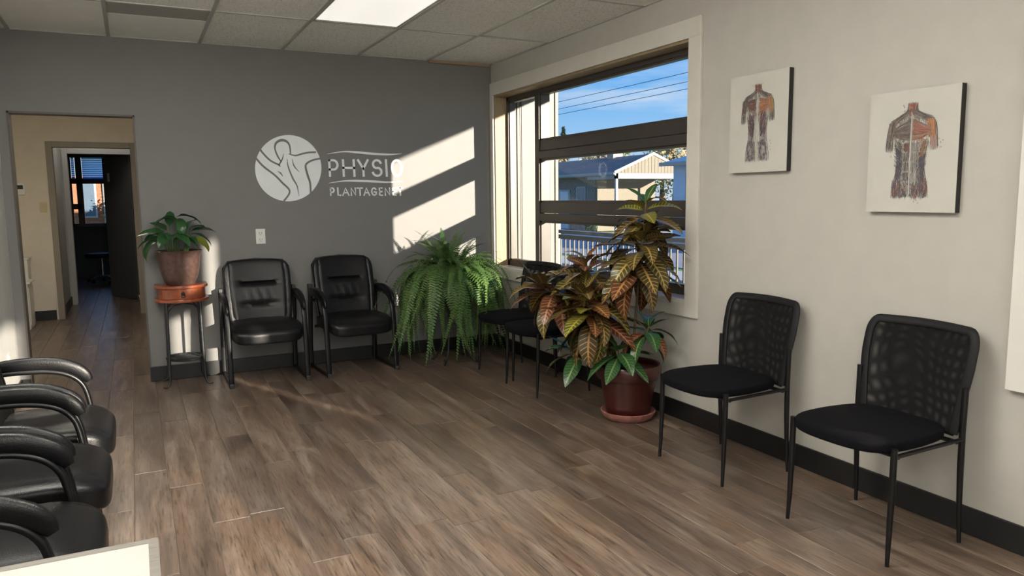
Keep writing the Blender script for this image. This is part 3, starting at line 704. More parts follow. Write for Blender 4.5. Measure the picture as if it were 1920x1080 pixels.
# ------------------------------------------------------------------ canvases with anatomical prints
def torso_strokes(front, seed):
    """list of (polyline in unit torso space x -1..1, z 0 (top)..1 (bottom) *2.1, width, colour)"""
    R = random.Random(seed); S = []
    br = (.12, .075, .055); dk = (.05, .045, .05); rd = (.24, .08, .055); og = (.34, .15, .06); nv = (.065, .075, .11); yl = (.33, .27, .11); gr = (.20, .19, .18); pk = (.38, .14, .11)
    def jit(c): f = R.uniform(.7, 1.35); return tuple(min(1, x*f) for x in c)
    def st(pts, w_, c): S.append((pts, w_, jit(c)))
    def line(a, b, w_, c, wob=.02, n=5):
        pts = [(a[0]+(b[0]-a[0])*k/n+R.uniform(-wob, wob)*(0 < k < n), a[1]+(b[1]-a[1])*k/n+R.uniform(-wob, wob)*(0 < k < n)) for k in range(n+1)]
        st(pts, w_, c)
    W = .0085
    out = [(-.16, .02), (-.17, .16), (-.24, .24), (-.52, .33), (-.70, .38), (-.80, .50), (-.84, .66), (-.85, .85), (-.86, 1.02)]
    for sg in (-1, 1):
        st([(sg*-x, z) for x, z in out], .014, dk)
        st([(sg*.58, 1.0), (sg*.56, .85), (sg*.50, 1.05), (sg*.46, 1.25), (sg*.47, 1.45), (sg*.54, 1.65), (sg*.60, 1.85), (sg*.63, 2.05)], .014, dk)
    # dense fine hatching over the whole body
    def half(z):   # half width of trunk at height z
        T = [(0, .16), (.18, .17), (.30, .42), (.40, .60), (.75, .60), (.95, .55), (1.25, .46), (1.45, .47), (1.65, .54), (2.06, .62)]
        for (a, b), (c, d) in zip(T, T[1:]):
            if z <= c: return b+(d-b)*(z-a)/(c-a)
        return .6
    for k in range(2600):
        z = R.uniform(.02, 2.02); x = R.uniform(-1, 1)*half(z)*.97
        if abs(x) < .025: continue
        if not front and z > 1.3 and abs(x) < .07: continue
        warm = x > 0 and .4 < z < .85
        cc = R.choice([gr, br, dk, gr, (.30, .26, .22)]) if not warm else R.choice([rd, og, br, gr, pk])
        if z > 1.3: cc = R.choice([gr, dk, nv, gr, (.30, .28, .26)])
        a = R.uniform(-.6, .6)+(x*1.2 if z < .9 else .2*x); l = R.uniform(.03, .10)
        line((x, z), (x+l*math.sin(a)*.7, z+l*math.cos(a)), .006, cc, .008, 3)
    # neck
    for k in range(46):
        x = R.uniform(-.16, .16); line((x, R.uniform(.0, .08)), (x*.5+R.uniform(-.05, .05), R.uniform(.18, .30)), W, R.choice([br, rd, dk, pk, rd]), .01)
    for sg in (-1, 1):
        warm = sg > 0
        # trapezius and shoulder
        for k in range(40):
            t = R.random(); line((sg*.06*t, .14+.1*t), (sg*R.uniform(.4, .75), .34+.10*R.random()), W*.8, R.choice([gr, br, dk]), .012)
        # deltoid
        for k in range(60):
            t = R.random(); a = (sg*(.52+.26*t), .37+.05*t); b = (sg*(.62+.20*t), .72+.1*R.random())
            line(a, b, W, R.choice([og, rd, og, yl, br] if warm else [br, dk, br, gr]), .015)
        # upper arm
        for k in range(34):
            x = R.uniform(.62, .85); z = R.uniform(.72, .85); line((sg*x, z), (sg*(x+.01), R.uniform(.9, 1.06)), W, R.choice([gr, gr, pk] if warm and front else [dk, gr, br]), .01)
        if front:
            for k in range(85):   # pectoral fan
                t = k/85; a = (sg*.045, .36+.46*t); b = (sg*R.uniform(.55, .68), .58+.10*t+R.uniform(-.02, .02))
                m_ = ((a[0]+b[0])/2, (a[1]+b[1])/2+.05*(t-.3)); st([a, m_, b], W*R.uniform(.6, 1.1), R.choice([rd, pk, br, gr, yl if t > .6 else rd] if warm else [br, dk, br, gr]))
            for k in range(60):   # serratus and obliques
                z = R.uniform(.80, 1.35); line((sg*R.uniform(.42, .56), z), (sg*R.uniform(.24, .36), z+R.uniform(.08, .2)), W, R.choice([yl, br, dk, og] if warm and z < 1.1 else [dk, br, nv]), .015)
            for blk in range(4):   # rectus blocks
                z0 = .86+.21*blk
                for k in range(26 if sg < 0 else 18):
                    x = R.uniform(.05, .22); line((sg*x, z0+.01), (sg*(x+R.uniform(-.03, .03)), z0+.19), W, R.choice([rd, br, dk] if sg < 0 and blk < 1 else ([br, dk, gr] if sg < 0 else [gr, gr, (.32, .30, .27)])), .012)
            for k in range(50):   # flank
                z = R.uniform(1.28, 1.62); x = R.uniform(.30, .47); line((sg*x, z), (sg*(x+.02), z+.11), W*1.2, R.choice([nv, dk, br, nv]), .02)
            for k in range(90):   # thighs
                x = R.uniform(.06, .60); z = R.uniform(1.62, 1.88); line((sg*x, z+.10*(x < .3)), (sg*(x*.96+.02), min(2.06, z+R.uniform(.12, .22))), W*1.15, R.choice([dk, nv, br, dk, pk]), .02)
        else:
            for k in range(70):   # scapula muscles
                t = R.random(); line((sg*.10, .40+.40*t), (sg*R.uniform(.4, .6), .46+.22*t), W, R.choice([og, rd, og, br] if warm else [br, rd, dk]), .02)
            for k in range(90):   # latissimus
                z = R.uniform(.76, 1.30); x = R.uniform(.20, .48); line((sg*x, z), (sg*(x*.75), z+.14), W*1.15, R.choice([dk, br, dk, (.16, .06, .12)]), .02)
            for k in range(40):   # lumbar
                x = R.uniform(.02, .20); line((sg*x*.6, 1.0), (sg*x, 1.55), W*.6, (.36, .36, .32), .012)
            for k in range(110):  # gluteus oval
                a = R.uniform(0, 2*PI); q = R.uniform(.3, 1)**.5; x = .31+.20*q*math.cos(a); z = 1.74+.27*q*math.sin(a)
                line((sg*x, z), (sg*(x+.03), z+.07), W*1.2, R.choice([nv, dk, gr, br, (.2, .1, .16)]), .015)
    for k in range(14): st([(R.choice((-1, 1))*R.uniform(.62, 1.05), R.uniform(.8, 1.1)), (0, 0)], 0, gr) if False else None
    S.append(([(0, .22), (.005, .8), (0, 1.4), (.0, 2.0)], .022 if front else .03, (.46, .44, .39)))
    dots = [(-.3, .06), (-.27, .1), (-.26, .18), (.92, .82), (.98, .9), (1.05, .86), (.9, .96), (1.0, 1.0), (-.66, 1.14), (.2, 2.13), (.28, 2.1), (.34, 2.16)] if front else [(.7, 1.55), (.75, 1.62), (.68, 1.7), (.73, 1.78), (-.26, .04), (.25, .03)]
    for x, z in dots: S.append(([(x-.013, z), (x+.013, z)], .028, gr))
    return S
def canvas(name, label, y0, y1, z0, z1, front, th=.032, seed=1):
    c = empty(name, label, 'canvas print', (0, (y0+y1)/2, (z0+z1)/2), group='anatomy canvases on the beige wall')
    wy, wz = (y1-y0)/2, (z1-z0)/2
    B('canvas_body', 'canvas_edge', -th+.001, -.001, -wy, wy, -wz, wz, c, bevel=.002)
    B('canvas_face', 'canvas_white', -th-.0008, -th+.001, -wy, wy, -wz, wz, c)
    S = torso_strokes(front, seed); mb = MB(); cols = []
    sc_z = (wz*2*.80)/2.1; sc_x = wy*.66; k = 0
    for pts, w_, colr in S:
        x = -th-.0012-.0000012*k; k += 1
        P = [Vector((-px*sc_x, wz*.80-pz*sc_z)) for px, pz in pts]   # +y is to the viewer's left
        w2 = w_*sc_x*.75
        vs = []; n = len(P)
        for i in range(n):
            t = (P[min(i+1, n-1)]-P[max(i-1, 0)]);
            if t.length < 1e-9: t = Vector((1, 0))
            t.normalize(); nn = Vector((-t.y, t.x))*w2*(.5 if (i in (0, n-1) and n > 2) else 1)
            vs += [(x, (P[i]+nn).x, (P[i]+nn).y), (x, (P[i]-nn).x, (P[i]-nn).y)]
        mb.add(vs, [(2*i, 2*i+1, 2*i+3, 2*i+2) for i in range(n-1)]); cols += [colr]*len(vs)
    me = bpy.data.meshes.new('anatomy_print'); me.from_pydata(mb.v, [], mb.f)
    at = me.color_attributes.new('ink', 'FLOAT_COLOR', 'POINT')
    for i, cc in enumerate(cols): at.data[i].color = (*cc, 1)
    me.materials.append(MATS['print_ink']); o = bpy.data.objects.new('anatomy_print', me); COL.objects.link(o); o.parent = c
    return c
canvas('canvas_print', 'smaller canvas with back view of muscles, hung nearest the window', -3.535, -3.127, 1.50, 2.006, False, seed=4)
canvas('canvas_print', 'canvas with front view of chest and belly muscles, hung right of the other', -4.417, -4.007, 1.303, 1.812, True, seed=9)
wbd = empty('white_board', 'large plain white board cut off by the right edge of the photo', 'board', (0, -5.0, 1.25))
B('board_panel', 'board_white', -.034, -.002, -.40, .345, -.615, .75, wbd, bevel=.003)

# ------------------------------------------------------------------ leather armchair
def build_armchair(label, group):
    t = empty('armchair', label, 'armchair', group=group)
    def dseat(q):
        x, y, z = q
        top = z > 0
        z2 = z + (.012*math.cos(PI*x/.56)*math.cos(PI*y/.6) if top else 0)
        if y < -.10: z2 -= .9*(max(0, -.10-y))**2*1.5
        z2 += -.004*math.exp(-((abs(x)-.20)/.008)**2) if top else 0
        z2 += .0018*math.sin(x*60+3*y)*math.exp(-((y-.12)/.06)**2) if top else 0
        return (x*(1-.05*(y > 0)*y/.25), y, z2)
    MB().rbox((0, -.055, .398), (.528, .55, .115), 5.5, 22, dseat).build('seat', 'leather', t, smooth=True)
    def dback(q):
        x, y, z = q
        fr = y < 0
        if fr:
            for zc in (.075, -.085):
                wdt = 1/(1+math.exp((abs(x)-.135)/.012))
                y += .020*math.exp(-((z-zc)/.010)**2)*wdt + .004*math.exp(-((z-zc)/.006)**2)
            if abs(z+.005) < .085: y += .0035*math.sin(x*95+math.sin(z*30)*1.4)*math.exp(-((x+.0)/.09)**2)*math.exp(-((z+.02)/.05)**2)-.006*math.exp(-(x/.13)**2)
            y += .006*math.exp(-((abs(x)-.205)/.006)**2)
        z0 = z
        z += .012*(1-(x/.25)**2)*(z > .15)*((z-.15)/.1)
        y += -.03*(x/.25)**2*.6
        y += (z0+.25)*.26 + .05*max(0, -z0-.05)
        x *= 1-.06*max(0, -z0)/.25+.02*max(0, z0)
        return (x, y, z)
    MB().rbox((0, .10, .655), (.505, .085, .50), 7, 34, dback).build('backrest', 'leather', t, smooth=True)
    pts = [(-.244, .085, .44), (-.252, .155, .66), (-.250, .215, .85), (-.21, .238, .898), (0, .252, .915), (.21, .238, .898), (.250, .215, .85), (.252, .155, .66), (.244, .085, .44)]
    MB().tube(pts, .006, seg=6).build('piping', 'leather', t, smooth=True)
    for s in (-1, 1):
        X = s*.278
        MB().tube([(X, .235, .022), (X, .20, .014), (X, -.22, .014), (X, -.255, .022)], .012, .013, 10, 4, up=(0, 0, 1)).build('runner', 'black_metal', t, smooth=True)
        MB().tube(smooth_path([(X, -.262, .012), (X, -.262, .06), (X, -.250, .20), (X, -.232, .36), (X, -.216, .48), (X, -.192, .545), (X, -.14, .588), (X, -.06, .610), (X, .06, .616), (X, .17, .612)]), .011, .019, 12, 3.2, up=(1, 0, 0)).build('front_leg', 'black_metal', t, smooth=True)
        MB().tube([(X, .232, .012), (X, .232, .20), (X, .205, .40), (X, .185, .60), (X, .19, .675)], .012, .018, 12, 4, up=(1, 0, 0)).build('back_leg', 'black_metal', t, smooth=True)
        B('foot_cap', 'grey_plastic', X-.016, X+.016, -.285, -.245, 0, .034, t, bevel=.004)
        B('foot_cap', 'grey_plastic', X-.016, X+.016, .222, .255, 0, .034, t, bevel=.004)
        B('bracket_cap', 'grey_plastic', X-.016, X+.016,   .165, .215, .665, .695, t, bevel=.004)
        ap = [(X, -.228, .548), (X, -.212, .575), (X, -.180, .604), (X, -.11, .634), (X, -.02, .646), (X, .08, .646), (X, .15, .638), (X, .165, .63)]
        MB().tube(smooth_path(ap), smooth_list([.016, .028, .033, .035, .035, .033, .029, .016]), smooth_list([.007, .015, .018, .0185, .018, .017, .015, .009]), 16, 2.5, up=(1, 0, 0)).build('arm_pad', 'leather', t, smooth=True)
        MB().tube([(s*.235, -.15, .372), (X, -.15, .372)], .012, seg=8).build('seat_bracket', 'black_metal', t, smooth=True)
        MB().tube([(s*.225, .185, .56), (X, .19, .56)], .012, seg=8).build('seat_bracket', 'black_metal', t, smooth=True)
    MB().tube([(-.27, .12, .355), (.27, .12, .355)], .012, seg=8).build('cross_bar', 'black_metal', t, smooth=True)
    MB().tube([(-.27, -.13, .352), (.27, -.13, .352)], .012, seg=8).build('cross_bar', 'black_metal', t, smooth=True)
    return t
GA = 'black leather armchairs with padded arms'
A0 = build_armchair('black leather armchair against the grey wall, beside the potted stand', GA)
A0.location = (-2.12, -.275, 0)
for lab, loc, rz in [('black leather armchair against the grey wall, beside the hanging fern', (-1.425, -.285, 0), math.radians(4)),
                     ('black leather armchair by the left wall, farthest of three, sunlit silver arms', (-3.43, -2.615, 0), PI/2),
                     ('black leather armchair by the left wall, middle of the three', (-3.43, -3.245, 0), PI/2),
                     ('black leather armchair by the left wall, nearest of three, behind the desk', (-3.43, -3.89, 0), PI/2)]:
    c = copy_tree(A0); c.location = loc; c.rotation_euler = (0, 0, rz); c['label'] = lab

# ------------------------------------------------------------------ mesh back side chair
def build_mesh_chair(label, group):
    t = empty('side_chair', label, 'chair', group=group)
    def ds(q):
        x, y, z = q
        if z > 0: z += .010*math.cos(PI*x/.5)*math.cos(PI*y/.5)
        w_ = 1-.10*max(0, y)/.22
        yy = y - .03*(1-(x/.24)**2)*(y < 0)*abs(y)/.22
        z -= .10*max(0, -y-.10)**1.5
        return (x*w_, yy, z)
    MB().rbox((0, -.028, .449), (.470, .455, .064), 4.4, 18, ds).build('seat', 'seat_fabric', t, smooth=True)
    for s in (-1, 1):
        X = s*.238
        MB().tube([(X*1.01, -.21, .0), (X*1.0, -.205, .10), (X, -.20, .28), (X, -.198, .45)], [.0075, .010, .0125, .0125], seg=12).build('leg', 'black_metal', t, smooth=True)
        MB().tube([(X*1.01, .215, 0), (X, .208, .12), (X, .20, .30), (X, .198, .46), (X, .202, .63)], [.0075, .010, .0125, .0125, .0125], seg=12).build('leg', 'black_metal', t, smooth=True)
        MB().tube([(X, -.198, .418), (X, .198, .425)], .010, .008, 8).build('side_rail', 'black_metal', t, smooth=True)
    MB().tube([(-.238, -.17, .414), (.238, -.17, .414)], .009, seg=8).build('cross_rail', 'black_metal', t, smooth=True)
    MB().tube([(-.238, .17, .418), (.238, .17, .418)], .009, seg=8).build('cross_rail', 'black_metal', t, smooth=True)
    # back: frame loop and mesh panel
    def bp(u, v):   # u -1..1, v 0..1
        hw = .205+.028*min(1, v*1.6)
        z = .440+.400*v; y = .190+.035*v+.035*v*v - .028*(1-u*u)*(-1)  # bows rearwards in the middle
        return Vector((u*hw, y, z))
    loop = []
    for k in range(9): loop.append(bp(-1, k/9*.84))
    for k in range(7):
        a = PI-PI/2*k/6; loop.append(bp(-.86+.14*math.cos(a), .84+.16*math.sin(a)))
    for k in range(1, 8): loop.append(bp(-.86+1.72*k/8, 1+.012*math.sin(PI*k/8)))
    for k in range(7):
        a = PI/2-PI/2*k/6; loop.append(bp(.86+.14*math.cos(a), .84+.16*math.sin(a)))
    for k in range(8, -1, -1): loop.append(bp(1, k/9*.84))
    MB().tube(loop, .019, .009, seg=12, sq=2.6).build('back_frame', 'black_plastic', t, smooth=True)
    MB().tube([bp(-1+2*k/8, 0) for k in range(9)], .009, .010, seg=8).build('back_rail', 'black_plastic', t, smooth=True)
    n = 16; vs = []; fs = []
    for i in range(n+1):
        for j in range(n+1):
            v = j/n; u = -1+2*i/n
            lim = 1.0
            if v > .84: lim = .86+.14*math.sqrt(max(0, 1-((v-.84)/.16)**2))
            p = bp(u*lim, v); vs.append(p)
    for i in range(n):
        for j in range(n): fs.append((i*(n+1)+j, (i+1)*(n+1)+j, (i+1)*(n+1)+j+1, i*(n+1)+j+1))
    MB().add(vs, fs).build('mesh_back', 'mesh_fabric', t, smooth=True)
    for s in (-1, 1): MB().tube([(s*.238, .200, .50), (s*.222, .205, .50)], .010, seg=8).build('back_bracket', 'black_metal', t, smooth=True)
    return t
GM = 'black side chairs with mesh backs along the window wall'
M0 = build_mesh_chair('black mesh-back side chair under the front-view muscle canvas, nearest to the viewer', GM)
M0.location = (-.325, -4.325, 0); M0.rotation_euler = (0, 0, -PI/2)
for lab, loc, rz in [('black mesh-back side chair just right of the red croton pot', (-.325, -3.44, 0), -PI/2),
                     ('black mesh-back side chair under the window, behind the croton leaves', (-.345, -1.625, 0), -PI/2),
                     ('black mesh-back side chair under the window, right beside the fern', (-.305, -1.075, 0), math.radians(-82))]:
    c = copy_tree(M0); c.location = loc; c.rotation_euler = (0, 0, rz); c['label'] = lab

# ------------------------------------------------------------------ plant stand, bronze pot, peace lily
st = empty('plant_stand', 'iron-legged plant stand with cherry wood drawer top by the opening', 'plant stand', (-2.678, -.175, 0))
def bow(w_, d, n=16, back=.14):
    P = [(-w_, back), (-w_, back-.10)]
    for k in range(n+1):
        a = PI*k/n; P.append((-w_*math.cos(a), back-.12-(d)*math.sin(a)))
    P += [(w_, back-.10), (w_, back)]; return P
MB().prism(bow(.185, .17), .735, .757, 'z').build('top', 'cherry', st, bevel=.005)
MB().prism(bow(.165, .145, back=.13), .655, .735, 'z').build('drawer_box', 'cherry', st, bevel=.002)
MB().prism(bow(.187, .172), .632, .655, 'z').build('apron', 'cherry', st, bevel=.005)
# drawer front: curved panel proud of the box
vs = []; fs = []; n = 12
for k in range(n+1):
    a = PI*(.20+.60*k/n); x = -.169*math.cos(a); y = .01-.149*math.sin(a)
    for (dy, z) in ((0, .662), (0, .728), (.008, .728), (.008, .662)): vs.append((x*(1.01 if dy == 0 else .97), y+dy, z))
for k in range(n):
    for q in range(4): fs.append((4*k+q, 4*k+(q+1) % 4, 4*k+4+(q+1) % 4, 4*k+4+q))
fs += [(0, 1, 2, 3), (4*n+3, 4*n+2, 4*n+1, 4*n)]
dr = MB().add(vs, fs).build('drawer', 'cherry', st)
MB().lathe([(0, 0), (.014, .001), (.012, .006), (.006, .012), (0, .014)], seg=14).build('knob', 'iron', dr, smooth=True)
kn = dr.children[-1]; kn.rotation_euler = (PI/2, 0, 0); kn.location = (0, -.140, .700)
MB().tube([(.013*math.sin(2*PI*k/14), -.152-.003*math.cos(2*PI*k/14), .686+.014*math.cos(2*PI*k/14)) for k in range(15)], .0022, seg=6).build('ring_pull', 'iron', dr, smooth=True)
for sx in (-1, 1):
    for (yt, yb) in ((-.10, -.125), (.11, .125)):
        MB().tube([(sx*.115, yt, .632), (sx*.118, (yt+yb)/2, .30), (sx*.122, yb, .06), (sx*.132, yb-.006, .022), (sx*.150, yb-.014*(1 if yb < 0 else -.0), .009), (sx*.172, yb-.02*(1 if yb < 0 else 0), .012)], [.010, .010, .010, .009, .007, .005], seg=8).build('leg', 'iron', st, smooth=True)
for y in (-.105, .112):
    MB().tube([(-.112, y, .52), (-.105, y, .57), (-.07, y, .612), (0, y, .628), (.07, y, .612), (.105, y, .57), (.112, y, .52)], .005, seg=6).build('scroll_brace', 'iron', st, smooth=True)
rg = MB().tube([(.135*math.cos(2*PI*k/36), .0+.135*math.sin(2*PI*k/36), .20) for k in range(37)], .006, .010, seg=6); rg.build('shelf_ring', 'iron', st, smooth=True)
for k in range(-3, 4):
    a = .037*k; l = math.sqrt(.133**2-a*a)
    MB().tube([(a, -l, .205), (a, l, .205)], .0025, seg=5).build('shelf_wire', 'iron', st); MB().tube([(-l, a, .208), (l, a, .208)], .0025, seg=5).build('shelf_wire', 'iron', st)

def leaf_mesh(L_, W_, droop, fold=.25, wav=.0, nl=10, nw=4, curl=0, shape=.5):
    """leaf along +x from origin, starts horizontal, droops; uv u=-1..1,v=0..1"""
    mb = MB(); uv = []; x = z = 0; a = 0; P = []
    for i in range(nl+1):
        t = i/nl; P.append((x, z, a)); a = -droop*t; x += L_/nl*math.cos(a); z += L_/nl*math.sin(a)
    for i in range(nl+1):
        t = i/nl; wd = W_/2*max(.02, (math.sin(PI*min(1, t**shape if shape < 1 else t))**.8)) if 0 < t < 1 else W_*.02
        if t < .12: wd *= .35+t*4
        for j in range(nw+1):
            u = -1+2*j/nw; px, pz, pa = P[i]
            up = abs(u)*fold*wd + wav*W_*math.sin(t*14+u*2)*abs(u)
            mb.v.append((px-up*math.sin(pa), u*wd, pz+up*math.cos(pa))); uv.append((u, t))
    for i in range(nl):
        for j in range(nw): mb.f.append((i*(nw+1)+j, (i+1)*(nw+1)+j, (i+1)*(nw+1)+j+1, i*(nw+1)+j+1))
    mb.uv = uv; return mb
def make_mesh(mb, name, m):
    me = bpy.data.meshes.new(name); me.from_pydata(mb.v, [], mb.f)
    if mb.uv:
        ul = me.uv_layers.new(name='UVMap')
        for lp in me.loops: ul.data[lp.index].uv = mb.uv[lp.vertex_index]
    for p in me.polygons: p.use_smooth = True
    me.materials.append(MATS[m]); return me
def put(me, name, parent, loc, rot, scale=1):
    o = bpy.data.objects.new(name, me); COL.objects.link(o); o.parent = parent; o.location = loc; o.rotation_euler = rot
    o.scale = (scale,)*3 if isinstance(scale, (int, float)) else scale; return o

pl = empty('potted_peace_lily', 'leafy peace lily in a flared bronze pot on the small stand', 'potted plant', (-2.682, -.165, .758))
MB().lathe([(.001, 0), (.098, 0), (.104, .012), (.112, .03), (.128, .07), (.140, .13), (.146, .185), (.150, .20), (.152, .225), (.163, .245), (.166, .252), (.160, .256), (.148, .246), (.140, .22), (.132, .20), (.001, .20)], seg=48).build('pot', 'bronze_pot', pl, smooth=True)
MB().lathe([(.001, .0), (.138, 0), (.138, .016), (.001, .022)], (0, 0, .20), seg=24).build('soil', 'soil', pl)
LM = [make_mesh(leaf_mesh(.19, .084, d, .3, .03, 10, 4, shape=.8), 'leaf', 'lily_green') for d in (.6, 1.2, 1.9)]
LY = make_mesh(leaf_mesh(.17, .08, 1.3, .3, .03, 10, 4, shape=.8), 'leaf', 'lily_yellow')
# (petiole base dx, end dx, end dy, end z, yaw, pitch, mesh, scale)
LV = [(-.07, -.075, -.02, .36, 180, 5, 0, 1.0), (-.07, -.085, -.05, .31, 190, 10, 1, 1.05), (-.06, -.10, -.03, .30, 200, -10, 2, 1.1), (-.07, -.055, -.05, .33, 255, 15, 2, 1.0), (-.05, -.06, 0, .37, 150, 35, 0, .8),
      (-.05, -.04, -.04, .33, 265, 20, 1, .8), (-.04, -.02, -.03, .34, 300, 0, 1, .9), (-.03, -.01, -.05, .33, 345, -5, 1, 1.0), (-.05, -.045, .0, .40, 80, 60, 0, .8), (-.02, .0, -.02, .45, 190, 25, 2, 1.0),
      (.00, .0, 0, .47, 350, 12, 1, .95), (.0, .02, -.02, .44, 270, -20, 2, .75), (.05, .045, .0, .38, 120, 45, 0, .75), (.05, .06, -.03, .38, 60, 55, 1, .75), (.05, .07, -.02, .36, 10, 12, 0, .95),
      (.06, .08, -.02, .34, 0, -5, 1, .9), (.05, .05, -.05, .33, 215, 0, 1, .7), (.06, .07, .02, .37, 35, 30, 1, .8), (.04, .045, .02, .34, 190, 10, 1, .7), (.07, .06, -.04, .32, 300, 0, 1, .6), (-.08, -.09, .03, .33, 140, 15, 1, .9)]
for (bx, ex, ey, ez, yaw, pit, k, s_) in LV:
    ez += .035; s_ *= 1.06; ex *= 1.15
    MB().tube([(bx*.7, ey*.4, .215), ((bx+ex)/2, ey*.7, (.215+ez)/2), (ex, ey, ez)], [.0035, .003, .0022], seg=6).build('stem', 'stem_green', pl, smooth=True)
    put(LM[k], 'leaf', pl, (ex, ey, ez), (math.radians(random.uniform(-25, 25)), -math.radians(pit), math.radians(yaw)), s_)
MB().tube([(.05, -.02, .215), (.085, -.04, .32), (.10, -.05, .345)], .003, seg=6).build('stem', 'stem_green', pl, smooth=True)
o = put(LY, 'leaf', pl, (.10, -.05, .345), (.4, math.radians(15), math.radians(-25)), .95); o['label'] = 'yellowing leaf hanging over the rim'

# ------------------------------------------------------------------ hanging fern on its stand
FC = (-.60, -.47)
fs_ = empty('fern_stand', 'black iron stand with scrolled feet hidden beneath the fern', 'plant stand', (FC[0], FC[1], 0))
MB().lathe([(.001, .50), (.15, .50), (.155, .515), (.001, .515)], seg=28).build('top', 'iron', fs_, smooth=True)
for k in range(4):
    a = PI/4+PI/2*k; c, d = math.cos(a), math.sin(a)
    sp = [(c*r, d*r, z) for r, z in ((.11, .50), (.10, .30), (.12, .12), (.17, .03), (.20, .008), (.225, .02), (.222, .045), (.205, .048), (.20, .035))]
    MB().tube(sp, .007, seg=7).build('leg', 'iron', fs_, smooth=True)
fn = empty('potted_fern', 'large bushy green fern with long hanging fronds in the corner', 'potted plant', (FC[0], FC[1], .516))
MB().lathe([(.001, 0), (.10, 0), (.15, .20), (.158, .20), (.158, .235), (.145, .235), (.14, .21), (.001, .21)], seg=32).build('pot', 'pot_dark', fn, smooth=True)
MB().lathe([(.001, .208), (.139, .208), (.139, .218), (.001, .235)], seg=20).build('soil', 'soil', fn)
def frond(L_, a0, k, W_, hang, n=44, seed=0):
    R = random.Random(seed); mb = MB(); P = []; x = z = 0; a = a0
    y = 0; ya = 0; cv = R.uniform(-.5, .5)
    for i in range(n+1):
        P.append((Vector((x, y, z)), a, ya)); s_ = L_/n
        a = max(-hang, a-k*s_/L_*(1.0 if i > 2 else .3)); ya = cv*math.sin(i/n*2)
        x += s_*math.cos(a)*math.cos(ya); y += s_*math.cos(a)*math.sin(ya); z += s_*math.sin(a)
    for i in range(n+1):
        p, a, ya = P[i]; t = i/n
        T = Vector((math.cos(a)*math.cos(ya), math.cos(a)*math.sin(ya), math.sin(a))); S = Vector((-math.sin(ya), math.cos(ya), 0)); U = S.cross(T)*-1
        if i < 3: continue
        l = W_*(min(1, .35+t*3.2))*(1-max(0, t-.45)/.56)**.7
        for sg in (-1, 1):
            d = (S*sg*.97+T*.22).normalized(); dr = Vector((0, 0, -1))*.12*l
            hw = L_/n*.36
            off = T*(hw*.9 if sg > 0 else 0)
            b0 = p+off; tip = b0+d*l*R.uniform(.9, 1.08)+dr+U*R.uniform(-.15, .15)*l
            m_ = b0+d*l*.45
            n0 = len(mb.v); mb.v += [tuple(b0-T*hw*.8), tuple(m_-T*hw), tuple(tip), tuple(m_+T*hw), tuple(b0+T*hw*.8)]
            mb.f.append((n0, n0+1, n0+2, n0+3, n0+4))
    q = [P[i][0] for i in range(0, n+1, 4)]
    mb.tube(q, [.0018*(1-.7*i/len(q)) for i in range(len(q))], seg=4)
    return mb
FT = {'up': [make_mesh(frond(.40+.05*i, 1.35, 1.0+.4*i, .042, 1.2, 28, i), 'frond', 'fern_green') for i in range(3)],
      'arch': [make_mesh(frond(.46+.05*i, .95-.16*i, 1.7+.25*i, .052, 1.45, 24+2*i, 10+i), 'frond', 'fern_green') for i in range(4)],
      'hang': [make_mesh(frond(.76+.08*i, .8-.12*i, 5.2-.3*i, .040, 1.5, 42, 20+i), 'frond', 'fern_green') for i in range(5)]}
R = random.Random(5)
FB = {me.name: [me.vertices[i].co.copy() for i in range(0, len(me.vertices), 9)] for l_ in FT.values() for me in l_}
for k in range(298):
    kind = 'up' if k < 44 else ('arch' if k < 165 else 'hang')
    me = R.choice(FT[kind]); a = R.uniform(0, 2*PI); rr = R.uniform(.01, .10) if kind != 'hang' else R.uniform(.03, .15)
    c, d = math.cos(a), math.sin(a); s_ = R.uniform(.78, 1.1) if kind != 'arch' else R.uniform(.6, 1.0)
    loc = Vector((c*rr, d*rr, R.uniform(.20, .26))); rot = (R.uniform(-.35, .35), R.uniform(-.35, .30), a)
    ok = False
    for t_ in range(7):      # fronds stay clear of the two walls and of the floor
        MT_ = Matrix.LocRotScale(loc, Matrix.Rotation(rot[2], 3, 'Z') @ Matrix.Rotation(rot[1], 3, 'Y') @ Matrix.Rotation(rot[0], 3, 'X'), Vector((s_,)*3))
        ok = all((p.x+FC[0] < -.03 and p.y+FC[1] < -.03 and p.z+.516 > .06) for p in (MT_ @ v for v in FB[me.name]))
        if ok: break
        s_ *= .88
    if ok: put(me, 'frond', fn, loc, rot, s_)

# ------------------------------------------------------------------ croton in a red pot
sa = empty('plant_saucer', 'terracotta saucer under the red croton pot', 'saucer', (-.26, -2.52, 0))
MB().lathe([(.001, 0), (.135, 0), (.150, .006), (.168, .036), (.172, .05), (.164, .052), (.150, .03), (.13, .014), (.001, .012)], seg=40).build('saucer', 'saucer_clay', sa, smooth=True)
ct = empty('potted_croton', 'tall croton with dark yellow-veined leaves in a glossy dark red pot', 'potted plant', (-.26, -2.52, .013))
MB().lathe([(.001, 0), (.125, 0), (.132, .012), (.150, .10), (.172, .235), (.174, .24), (.192, .245), (.200, .26), (.205, .30), (.204, .325), (.196, .335), (.186, .33), (.183, .30), (.001, .285)], seg=48).build('pot', 'red_pot', ct, smooth=True)
MB().lathe([(.001, .284), (.182, .284), (.182, .294), (.001, .30)], seg=24).build('soil', 'soil', ct)
O = Vector((-.26, -2.52, .013))
def rnd_leaf(m, n): return [make_mesh(leaf_mesh(.27, .108, .35+.32*i, .22, .025, 10, 6, shape=.85), 'leaf', m) for i in range(n)]
CL = {'c': rnd_leaf('croton_leaf', 5), 'r': rnd_leaf('croton_red', 5), 'g': rnd_leaf('croton_green', 4), 'y': rnd_leaf('croton_yellow', 3)}
